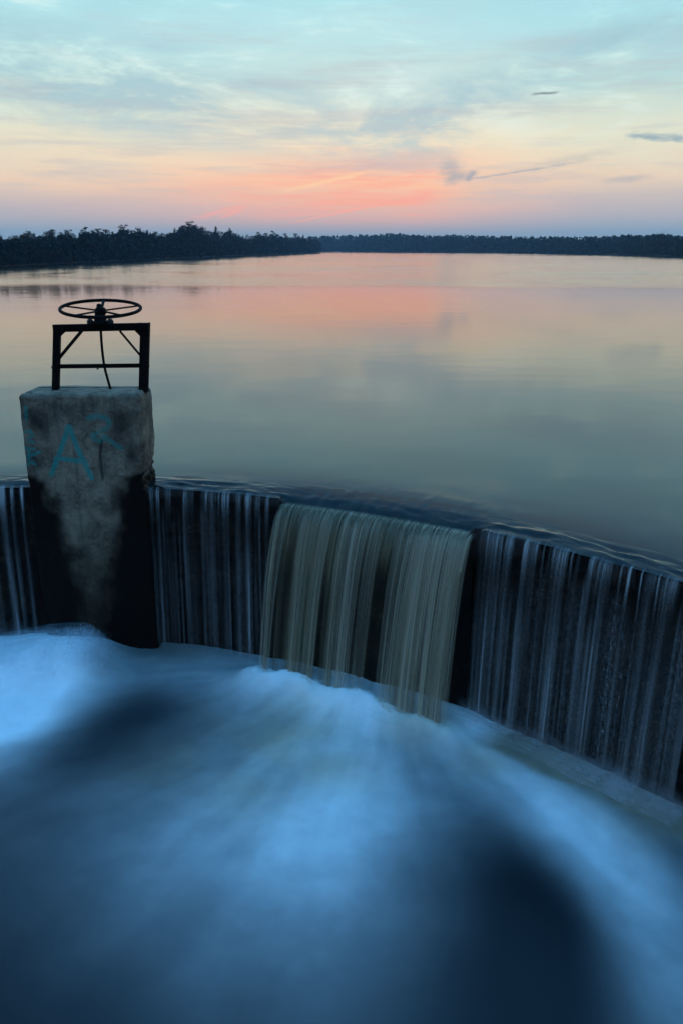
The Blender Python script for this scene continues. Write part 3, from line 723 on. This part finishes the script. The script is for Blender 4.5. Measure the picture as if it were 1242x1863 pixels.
# ------------------------------------------------------------------ falling water
def strip(name, parent, base, m, s0, s1, path, dens, nu=None, nt=60, t0=0.0):
    nu = nu or max(5, int((s1 - s0) / 0.006)); u = np.linspace(0, 1, nu); t = np.linspace(t0, 1, nt)
    Ug, Tg = np.meshgrid(u, t, indexing='ij')
    V, Vv = path(s0, s1, Ug, Tg); d = dens(Ug, Tg, s0 + (s1 - s0) * Ug)
    return mesh_obj(name, V.reshape(-1, 3) - np.array(base), grid_faces(nu, nt), m, parent, attrs={'dens': np.clip(d, 0, 1)},
                    uv=np.stack([(s0 + (s1 - s0) * Ug).ravel(), Vv.ravel()], -1))
def fall_path(v0, zl, zb, drift=0.0, wob=0.0, conv=0.0, seed=0, lead=0.045, off=0.0):
    T = math.sqrt(2 * (zl - zb) / 9.81)
    def f(s0, s1, U, Tt):
        s = s0 + (s1 - s0) * U
        tau = np.clip(Tt, 0, None) * T
        z = zl - 0.5 * 9.81 * tau ** 2
        back_ = np.clip(-Tt, 0, None) / 0.12 * lead
        z = z + back_ * 0.45
        sm_ = s + ((s0 + s1) / 2 - s) * conv * np.clip(Tt, 0, 1) + drift * np.clip(Tt, 0, 1)
        p, n = cpos(sm_), cnrm(sm_)
        o = v0 * tau - back_ + off + wob * (fbm(s * 9 + seed, Tt * 1.2, 3, 300 + seed) - 0.5) * np.clip(Tt, 0, 1) * 2
        return np.dstack([p[..., 0] + n[..., 0] * o, p[..., 1] + n[..., 1] * o, z]), (zl - z)
    return f
LAB = {'main': 'broad olive-tinted sheet of water pouring through the weir notch', 'right': 'thin bluish veils of water down the weir right of the main fall',
       'mid': 'thin water veils between the pier and the main fall', 'left': 'thin water veils on the weir left of the graffiti pier'}
falls = {}
for k, px in (('main', 690), ('right', 1080), ('mid', 390), ('left', 25)):
    p = cpos(np.array([s_px(px)]))[0]; falls[k] = empty('waterfall', (p[0], p[1], Z_POOL)); tag(falls[k], LAB[k], 'waterfall', 'falls along the weir')
def base_of(k): return np.array(falls[k].location)

# main fall: a thin continuous sheet behind, heavier strands in front
def d_sheet(U, T, s):
    top = sm(-0.12, -0.02, T)
    gaps = sm(0.35, 0.60, fbm(s * 7.0, T * 0.5, 3, 401))
    body = 0.85 * (1 - sm(0.1, 0.6, T)) + 0.9 * sm(0.05, 0.5, T) * gaps
    hole = np.exp(-((U - 0.60) / 0.085) ** 2) * sm(0.30, 0.55, T) + 0.7 * np.exp(-((U - 0.10) / 0.03) ** 2) * sm(0.35, 0.6, T) + 0.6 * np.exp(-((U - 0.33) / 0.03) ** 2) * sm(0.5, 0.7, T)
    e = sm(0, 0.012, U) * sm(1, 0.985, U)
    return top * e * body * (1 - 0.5 * sm(0.93, 1.0, T)) * (1 - 0.9 * np.clip(hole, 0, 1))
strip('water_sheet', falls['main'], base_of('main'), M_SHEET, NL + 0.0, NR - 0.0, fall_path(0.80, -0.105, Z_POOL - 0.05, wob=0.03, seed=1, drift=-0.035), d_sheet, nu=330, nt=80, t0=-0.12)
rnd = random.Random(17)
LN = NR - NL
strands = [(0.012, 0.05, .62), (0.06, 0.05, .45), (0.165, 0.06, .62), (0.215, 0.05, .55), (0.27, 0.05, .6), (0.30, 0.035, .5), (0.375, 0.05, .62), (0.42, 0.07, .75), (0.47, 0.06, .6), (0.525, 0.05, .6), (0.56, 0.03, .45),
           (0.66, 0.05, .55), (0.72, 0.08, .72), (0.775, 0.10, .85), (0.835, 0.09, .8), (0.885, 0.10, .8), (0.935, 0.09, .75), (0.975, 0.05, .7)]
for i, (f, w_, k_) in enumerate(strands):
    s0 = NL + LN * f - w_ * 1.0; s1 = s0 + w_ * 2.2; st = rnd.uniform(0.0, 0.12) if f < 0.7 else rnd.uniform(0.02, 0.10)
    s0, s1 = max(s0, NL - 0.01), min(s1, NR + 0.005)
    def dn(U, T, s, k_=k_, st=st, i=i):
        e = np.sin(np.pi * U) ** 0.9
        fineS = 0.55 + 0.7 * fbm(s * 70, T * 0.7, 3, 420 + i)
        arch = sm(st, st + 0.16, T - 0.10 * (1 - e))
        thin_ = 0.35 * sm(-0.10, 0.0, T) * (1 - sm(0.0, 0.25, T)) * sm(0.45, 0.65, fbm(s * 55, T * 0.8, 2, 440 + i)) * 2.2
        return e * k_ * 0.95 * np.maximum(arch, thin_) * fineS * (1 - 0.7 * sm(0.94, 1.0, T))
    out = 0.86 + (0.16 * math.sin(i * 1.7)) * 0.45 - (0.05 if f > 0.92 else 0)
    strip('water_strand', falls['main'], base_of('main'), M_STRAND, s0, s1, fall_path(out, -0.098, Z_POOL - 0.06, conv=0.10, wob=0.035, seed=10 + i, off=0.012, drift=rnd.uniform(-0.02, 0.02) - 0.06 * (1 - f)), dn, nu=40, nt=60, t0=-0.10)
# fine bright threads where the water bends over the sill
for i in range(26):
    f = (i + rnd.uniform(0.1, 0.9)) / 26; w_ = rnd.uniform(0.008, 0.02); s0 = NL + LN * f
    Lh = rnd.uniform(0.22, 0.5); kk = rnd.uniform(0.35, 0.75)
    def dn(U, T, s, Lh=Lh, kk=kk): return np.sin(np.pi * U) * kk * sm(-0.10, 0.02, T) * sm(Lh, Lh * 0.3, T)
    strip('water_thread', falls['main'], base_of('main'), M_STRAND, s0, min(s0 + w_, NR), fall_path(0.86, -0.096, Z_POOL, seed=80 + i, off=0.02, drift=rnd.uniform(-0.03, 0.01)), dn, nu=6, nt=34, t0=-0.10)

# veils that cling to the wall
def veil(k, px0, px1, kd, v0=0.18, start=0.0, m=M_VEIL, fade_top=0.0, seed=0, conv=0.0, wobk=0.03, low=1.0, off=0.025):
    s0, s1 = s_px(px0), s_px(px1)
    def dn(U, T, s):
        e = np.sin(np.pi * np.clip(U + 0.22 * (fbm(T * 2.2, T * 0 + seed * 0.37, 3, 540) - 0.5), 0, 1)) ** 1.3
        stt = start + 0.10 * (fbm(s * 18, T * 0, 3, 500 + seed) - 0.5) * (1 if start > 0 else 0)
        a_ = sm(stt - 0.03, stt + (0.10 if start <= 0 else 0.22), T) if start > 0 else sm(-0.12, -0.03, T)
        lipb = 1 + 1.7 * np.exp(-((T - 0.16) / 0.12) ** 2) if start <= 0 else 1.0
        str_ = 0.35 + 1.1 * sm(0.3, 0.7, fbm(s * 24, T * 0.6, 3, 520 + seed))
        if start <= 0:
            r_ = vn(np.array([seed * 1.37]), np.array([0.5]), 560)[0]
            e = e * (1 - (0.35 + 0.5 * r_) * np.exp(-((T - 0.42 - 0.1 * r_) / 0.16) ** 2)) * (0.55 + 0.9 * fbm(T * 3.0 + seed, s * 6, 2, 570))
        return (1 - 0.8 * sm(0.90, 0.985, T)) * e * a_ * kd * (0.60 if start <= 0 else 0.42) * lipb * str_ * (low * sm(0, 0.6, T) + 1 * (1 - sm(0, 0.6, T)))
    kd *= 0.75 + 0.5 * vn(np.array([seed * 2.11]), np.array([0.3]), 580)[0]
    nu = max(10, int((s1 - s0) / 0.005))
    strip('water_strand', falls[k], base_of(k), m, s0, s1, fall_path(v0, -0.046, Z_POOL - 0.1, conv=conv, wob=wobk, seed=seed, off=off), dn, nu=nu, nt=64, t0=-0.12 if start <= 0 else max(0, start - 0.1))
RV = [(876, 905, .42), (898, 920, .40), (922, 942, .42), (955, 978, .55), (1008, 1024, .32), (1018, 1042, .42), (1076, 1092, .45), (1090, 1120, .62), (1176, 1200, .55), (1204, 1222, .45), (1218, 1244, .50), (1262, 1290, .5)]
for i, (a_, b_, k_) in enumerate(RV): veil('right', a_, b_, k_ * 0.72, seed=600 + i, conv=-0.25, v0=0.19, low=1.1)
BV = [(900, 935, .35, .42), (968, 1010, .28, .55), (1000, 1050, .42, .5), (1038, 1082, .3, .55), (1110, 1160, .30, .62), (1140, 1185, .35, .55), (1180, 1240, .34, .62), (1230, 1290, .32, .6), (1050, 1110, .45, .35), (940, 980, .4, .4)]
for i, (a_, b_, st, k_) in enumerate(BV): veil('right', a_, b_, k_, v0=0.12, start=st, m=M_SPRAYVEIL, seed=640 + i, wobk=0.02, off=0.04)
MV = [(266, 282, .34, 0), (282, 293, .55, 0), (300, 312, .18, 0), (333, 345, .62, 0), (343, 356, .5, 0), (366, 384, .30, 0), (384, 398, .36, 0), (404, 418, .5, 0), (430, 443, .45, 0), (447, 462, .5, 0), (466, 478, .3, 0), (484, 494, .25, 0)]
for i, (a_, b_, k_, st) in enumerate(MV): veil('mid', a_, b_, k_ * 0.72, seed=700 + i, conv=-0.15, v0=0.17)
for i, (a_, b_, st, k_) in enumerate([(362, 402, .25, .35), (425, 470, .4, .4), (300, 330, .5, .2)]): veil('mid', a_, b_, k_, v0=0.12, start=st, m=M_SPRAYVEIL, seed=740 + i, wobk=0.02, off=0.04)
for i, (a_, b_, k_) in enumerate([(-60, -40, .5), (-28, -12, .45), (-4, 14, .6), (18, 28, .35), (36, 46, .45)]): veil('left', a_, b_, k_, seed=760 + i, v0=0.18, conv=-0.1)

# thin wandering trickles between them
rt_ = random.Random(29)
for i in range(34):
    a_ = 872 + (i + rt_.random()) * 12.4; veil('right', a_, a_ + rt_.uniform(4, 11), rt_.uniform(0.18, 0.5), seed=1200 + i, v0=rt_.uniform(0.12, 0.22), conv=rt_.uniform(-0.8, 0.2), start=rt_.choice((0.0, 0.0, 0.25, 0.45)))
for i in range(16):
    a_ = 268 + (i + rt_.random()) * 14.0; veil('mid', a_, a_ + rt_.uniform(3, 8), rt_.uniform(0.15, 0.42), seed=1300 + i, v0=rt_.uniform(0.12, 0.2), conv=rt_.uniform(-0.8, 0.2), start=rt_.choice((0.0, 0.0, 0.3, 0.5)))

# ------------------------------------------------------------------ spray and froth where the water lands
def shell(V, U, Tt, d, nu, nt):
    return mesh_obj('spray_sheet', V.reshape(-1, 3), grid_faces(nu, nt), M_MIST, None, attrs={'dens': np.clip(d, 0, 1)}, uv=np.stack([U.ravel(), Tt.ravel()], -1))
allV, allF, allD, allUV = [], [], [], []
def add_shell(V, d, U, Tt):
    nu, nt = V.shape[:2]; k = sum(len(v) for v in allV)
    allV.append(V.reshape(-1, 3)); allF.append(grid_faces(nu, nt) + k); allD.append(np.clip(d, 0, 1).ravel()); allUV.append(np.stack([U.ravel(), Tt.ravel()], -1))
def foot_spray(s0, s1, o, h, k, seed, nu=200):
    u = np.linspace(s0, s1, nu); t = np.linspace(0, 1, 14); U, Tt = np.meshgrid(u, t, indexing='ij')
    hh = h * (0.5 + 1.0 * fbm(U * 3, U * 0 + seed, 3, seed)); oo = o + 0.05 * (fbm(U * 4, Tt, 3, seed + 3) - 0.5)
    p, n = cpos(U), cnrm(U); oo = oo - 0.10 * h * Tt
    V = np.dstack([p[..., 0] + n[..., 0] * oo, p[..., 1] + n[..., 1] * oo, Z_POOL - 0.04 + hh * Tt])
    e = sm(s0, s0 + 0.1, U) * sm(s1, s1 - 0.1, U)
    add_shell(V, e * k * (1 - sm(0.1, 1.0, Tt)), U, Tt * h)
for j in range(4):
    foot_spray(NR - 0.1, s_px(1330), 0.08 + 0.07 * j, 0.20 - 0.025 * j, 0.45, 801 + j, 300)
    foot_spray(PR + 0.02, NL + 0.05, 0.08 + 0.07 * j, 0.15 - 0.015 * j, 0.40, 811 + j, 180)
    foot_spray(s_px(-120), PL, 0.12 + 0.10 * j, 0.36 - 0.03 * j, 0.40, 821 + j, 120)
for j in range(5):
    foot_spray(NL - 0.10, NR - 0.02, 0.40 + 0.07 * j, 0.26 - 0.02 * j, 0.50, 831 + j, 260)
# domes of froth over the boil on the left
for j in range(7):
    nu, nt = 90, 60; u = np.linspace(-5.2, -1.9, nu); v_ = np.linspace(6.2, 7.66, nt); U, Vv = np.meshgrid(u, v_, indexing='ij')
    b_ = np.exp(-(((U + 2.52) / np.where(U > -2.52, 0.27, 1.6)) ** 2 + ((Vv - 7.30) / 0.46) ** 2))
    h = 0.33 * b_ + (-0.02 + 0.035 * j) * b_ + 0.05 * (fbm(U * 6 + j, Vv * 6, 4, 850 + j) - 0.5) * b_
    V = np.dstack([U, Vv, Z_POOL + 0.0 + h])
    add_shell(V, 0.30 * sm(0.05, 0.75, b_) * sm(0.25, 0.6, fbm(U * 4 + 3 * j, Vv * 4, 3, 870 + j) + 0.12) * (1 - 0.12 * j), U, Vv)
spray = mesh_obj('foam', np.vstack(allV), np.vstack(allF), M_MIST, None, attrs={'dens': np.hstack(allD)}, uv=np.vstack(allUV))
tag(spray, 'white spray and froth where the falls meet the pool', 'foam', kind='stuff')
# flying wisps along the top of the boil
def wisps():
    r = random.Random(9); V, Fc, D_ = [], [], []
    for _ in range(1500):
        x = r.gauss(-2.45, 0.17); y = r.uniform(7.05, 7.55)
        b_ = math.exp(-(((x + 2.52) / (0.27 if x > -2.52 else 1.6)) ** 2 + ((y - 7.30) / 0.46) ** 2))
        z = Z_POOL + 0.40 * b_ + r.gauss(0.0, 0.035)
        L = r.uniform(0.02, 0.09); a_ = r.gauss(0.9, 0.5); w_ = r.uniform(0.0015, 0.004); k = len(V)
        dx_, dz_ = math.cos(a_) * L, math.sin(a_) * L; cv_ = r.uniform(-0.4, 0.4)
        for i, f in enumerate((0, 0.5, 1.0)):
            c_ = (x + dx_ * f + cv_ * L * f * (1 - f), y, z + dz_ * f - 0.35 * L * f * f)
            V += [(c_[0] - w_ * (1 - .7 * f), c_[1], c_[2] + w_ * .3), (c_[0] + w_ * (1 - .7 * f), c_[1] + 0.003, c_[2] - w_ * .3)]; D_ += [0.5 * (1 - f * 0.8)] * 2
        Fc += [(k, k + 1, k + 3, k + 2), (k + 2, k + 3, k + 5, k + 4)]
    o = mesh_obj('splash', np.array(V), np.array(Fc), M_MIST, None, attrs={'dens': D_}, uv=np.array(V)[:, [0, 2]])
    tag(o, 'fine splashing wisps thrown up in front of the pier', 'splash', kind='stuff')
wisps()

# ------------------------------------------------------------------ trees
def leaf_cloud(r, clumps, per, size):
    V, Fc = [], []
    for (cx, cy, cz, cr) in clumps:
        for _ in range(per):
            d = Vector((r.gauss(0, 1), r.gauss(0, 1), r.gauss(0, 0.6))); d = d.normalized() * cr * r.random() ** 0.45; d.z *= 0.65
            c_ = Vector((cx, cy, cz)) + d
            a_ = Vector((r.gauss(0, 1), r.gauss(0, 1), r.gauss(0, 1))).normalized(); b_ = a_.cross(Vector((r.gauss(0, 1), r.gauss(0, 1), r.gauss(0, 1)))).normalized()
            sz = size * r.uniform(0.5, 1.3); k = len(V)
            V += [c_ - a_ * sz, c_ + b_ * sz * 0.6, c_ + a_ * sz, c_ - b_ * sz * 0.6]; Fc.append((k, k + 1, k + 2, k + 3))
    return V, Fc
def pine_meshes(seed, kind):
    r = random.Random(seed); bm = bmesh.new()
    pts_ = [(0, 0, -0.02)]; x = y = 0
    for i in range(1, 9):
        x += r.gauss(0, 0.008); y += r.gauss(0, 0.008); pts_.append((x, y, i / 8 * 0.95))
    bm_tube(bm, pts_, [0.020 * (1 - 0.85 * i / 8) + 0.002 for i in range(9)], 6)
    clumps = []
    nb = {'round': 110, 'spire': 90, 'tall': 80, 'broad': 130}[kind]
    for i in range(nb):
        f = r.random()
        z = {'round': 0.12, 'spire': 0.10, 'tall': 0.22, 'broad': 0.14}[kind]; z = z + (1.0 - z - 0.03) * f
        if kind == 'spire': rad_ = 0.17 * (1 - f) ** 0.9 + 0.015
        elif kind == 'tall': rad_ = 0.15 * math.sin(math.pi * (0.2 + 0.72 * f)) ** 0.7 + 0.02
        elif kind == 'broad': rad_ = 0.27 * math.sin(math.pi * (0.15 + 0.80 * f)) ** 0.8 + 0.03
        else: rad_ = 0.20 * math.sin(math.pi * (0.15 + 0.78 * f)) ** 0.8 + 0.03
        t = r.uniform(0, 6.283); q_ = rad_ * r.uniform(0.25, 1.0)
        cr = {'spire': 0.032, 'tall': 0.046, 'round': 0.050, 'broad': 0.054}[kind] * r.uniform(0.7, 1.3)
        clumps.append((q_ * math.cos(t), q_ * math.sin(t), z, cr))
        if i % 3 == 0: bm_tube(bm, [(0, 0, z - 0.04 - q_ * 0.3), (q_ * math.cos(t), q_ * math.sin(t), z)], [0.006, 0.002], 4)
    V, Fc = leaf_cloud(r, clumps, 22, 0.014 if kind != 'spire' else 0.013)
    mt = bpy.data.meshes.new('trunk'); bm.to_mesh(mt); bm.free(); mt.materials.append(M_BARK)
    mc = bpy.data.meshes.new('crown'); mc.from_pydata([tuple(p) for p in V], [], Fc); mc.materials.append(M_NEEDLE); mc.update()
    return mt, mc
PINES = {k: [pine_meshes(100 * j + i, k) for i in range(4)] for j, k in enumerate(('round', 'spire', 'tall', 'broad'))}
def pine(loc, h, kind, var, rz, label, group, wide=1.0):
    mt, mc = PINES[kind][var % 4]
    o = empty('pine_tree', loc); o.scale = (h * wide, h * wide, h); o.rotation_euler = (0, 0, rz)
    tag(o, label, 'tree', group)
    link(bpy.data.objects.new('trunk', mt), o); link(bpy.data.objects.new('crown', mc), o)
    return o
LS = np.array(LEFT_SHORE)
def shore_depth(px):          # where the left shore is seen along this bearing
    xs = np.array([0, 150, 300, 450, 580]); 
    inv = np.interp(px, [-200, 0, 150, 300, 450, 580], [1 / 92, 1 / 112.9, 1 / 144.7, 1 / 201.3, 1 / 302.3, 1 / 484.1]); return 1 / inv
SKYL = [(-40, 430), (0, 428), (25, 428), (50, 419), (62, 424), (85, 421), (95, 417), (110, 423), (125, 418), (137, 430), (155, 413), (167, 419), (178, 416), (192, 417), (205, 421), (225, 409), (240, 418), (253, 414), (268, 418), (282, 420), (297, 423), (318, 415), (332, 410), (345, 403), (355, 408), (368, 412), (380, 420), (393, 412), (405, 422), (418, 415), (430, 424), (450, 427), (470, 421), (484, 424), (496, 420), (520, 424), (538, 424), (552, 427), (566, 430), (576, 435)]
SPECIAL = {345: ('broad', 'tallest broad-crowned pine rising above the left bank'), 155: ('tall', 'slender pine just right of the gap in the left bank trees'), 225: ('broad', 'broad dark pine standing above its neighbours at mid left bank'),
           393: ('spire', 'pointed spire-shaped conifer right of the tallest pine'), 418: ('spire', 'second pointed conifer right of the tallest pine'), 576: ('round', 'last low tree at the tip of the left bank'),
           50: ('round', 'rounded pine above the far left end of the bank'), 95: ('round', 'rounded pine left of the gap in the left bank trees')}
r = random.Random(3)
def bank_tree(px, top, inl, kind, label, group, k):
    Y_ = shore_depth(px) + inl
    b = onz(px, 470); p = ony(px, top, Y_); zb = 0.45
    pine((p[0], Y_, zb), (p[2] - zb) * 1.02, kind, k, r.uniform(0, 6.28), label, group, wide=r.uniform(0.9, 1.15))
GL = 'trees along the left bank'
n_t = 0
for i, (px, top) in enumerate(SKYL):
    kind, lab = SPECIAL.get(px, (r.choice(('round', 'spire', 'tall', 'broad')), 'pine whose crown stands out on the skyline of the left bank'))
    bank_tree(px, top, r.uniform(2.5, 4.5) * shore_depth(px) / 160, kind, lab, GL, i)
for px in np.arange(-60, 584, 5.2):
    top = np.interp(px, [a for a, b in SKYL], [b for a, b in SKYL]) + r.uniform(3, 11)
    bank_tree(px + r.uniform(-2, 2), top, r.uniform(2.0, 10.0) * shore_depth(px) / 160, r.choice(('round', 'spire', 'broad', 'tall', 'spire')), 'dark pine within the dense mass of the left bank wood', 'trees massed on the left bank', int(px) % 4)

def mass(name, mtl, items, label, cat, seed, quads):
    rs = np.random.RandomState(seed); Vs, k = [], 0
    for (x, y, z0, h, w_) in items:
        n_ = quads; f = rs.rand(n_) ** 0.8; prof_ = np.sin(np.pi * (0.12 + 0.83 * f)) ** 0.6
        t = rs.rand(n_) * 6.283; q_ = w_ * prof_ * np.sqrt(rs.rand(n_))
        c_ = np.stack([x + q_ * np.cos(t), y + q_ * np.sin(t), z0 + h * f], -1)
        sz = (h * 0.075 * rs.uniform(0.6, 1.4, n_))[:, None]
        a_ = rs.normal(size=(n_, 3)); a_ /= np.linalg.norm(a_, axis=1, keepdims=True); b_ = np.cross(a_, rs.normal(size=(n_, 3))); b_ /= np.linalg.norm(b_, axis=1, keepdims=True)
        Vs.append(np.stack([c_ - a_ * sz, c_ + b_ * sz * 0.7, c_ + a_ * sz, c_ - b_ * sz * 0.7], 1).reshape(-1, 3))
    V = np.vstack(Vs); Fc = np.arange(len(V)).reshape(-1, 4)
    return tag(mesh_obj(name, V, Fc, mtl, smooth=False), label, cat, kind='stuff')
# brush that closes the foot of the left bank
items = []
for px in np.arange(-90, 582, 1.6):
    Yd = shore_depth(px); k = Yd / 160
    for _ in range(2):
        Y_ = Yd + r.uniform(0.3, 5.0) * k; p = ony(px + r.uniform(-2, 2), 450, Y_); top = np.interp(px, [a for a, b in SKYL], [b for a, b in SKYL])
        hh = (ony(px, top, Y_)[2]) * r.uniform(0.4, 0.84); items.append((p[0], Y_, 0.2, hh, hh * 0.30))
mass('undergrowth', M_SHRUB, items, 'dark brush closing the foot of the left bank trees', 'undergrowth', 4, 60)
# wood on the far shore
FS = np.array(FAR_SHORE, float); items = []
FTOP = [(560, 432), (600, 431), (640, 430), (700, 428), (715, 427), (760, 430), (830, 430), (900, 431), (960, 432), (1040, 433), (1100, 432), (1140, 430), (1170, 430), (1200, 427), (1242, 431), (1400, 424)]
def far_depth(px): return 1 / np.interp(px, [560, 620, 900, 1100, 1242, 1420], [1 / 730, 1 / 727, 1 / 518.7, 1 / 362.9, 1 / 259, 1 / 190])
for px in np.arange(560, 1400, 1.15):
    Y0_ = far_depth(px)
    for _ in range(2):
        Y_ = Y0_ + r.uniform(1, 40) * Y0_ / 500; q_ = px + r.uniform(-2, 2)
        top = np.interp(q_, [a for a, b in FTOP], [b for a, b in FTOP]) + r.uniform(-2.5, 9)
        p = ony(q_, top, Y_); items.append((p[0], Y_, 0.2, max(1.0, p[2] - 0.2), (p[2]) * 0.24))
mass('forest', M_FOREST, items, 'hazy distant wood along the far shore', 'forest', 6, 46)
# a bare broadleaf tree near the right end of the far shore
def bare_tree(px, top):
    Y_ = far_depth(px) + 4; p = ony(px, top, Y_); h = p[2] - 0.4; o = empty('bare_tree', (p[0], Y_, 0.4)); tag(o, 'leafless tree with a fan of bare twigs on the right shore', 'tree')
    rr_ = random.Random(8); bt = bmesh.new(); bc = bmesh.new()
    bm_tube(bt, [(0, 0, -0.1), (0.05, 0, h * 0.3), (0, 0, h * 0.5)], [0.14, 0.11, 0.08], 6)
    for i in range(46):
        a_ = rr_.uniform(-1.1, 1.1); t = rr_.uniform(0, 6.28); z0 = rr_.uniform(0.3, 0.55) * h; L = h * rr_.uniform(0.35, 0.5)
        d = Vector((math.sin(a_) * math.cos(t), math.sin(a_) * math.sin(t), math.cos(a_)))
        q0 = Vector((0, 0, z0)); q1 = q0 + d * L * 0.6; q2 = q1 + (d + Vector((rr_.gauss(0, .3), rr_.gauss(0, .3), .25))).normalized() * L * 0.45
        bm_tube(bc, [q0, q1, q2], [0.05, 0.03, 0.012], 4)
    bm_obj('trunk', bt, M_BARK, o); bm_obj('branches', bc, M_BARK, o)
bare_tree(1204, 420)
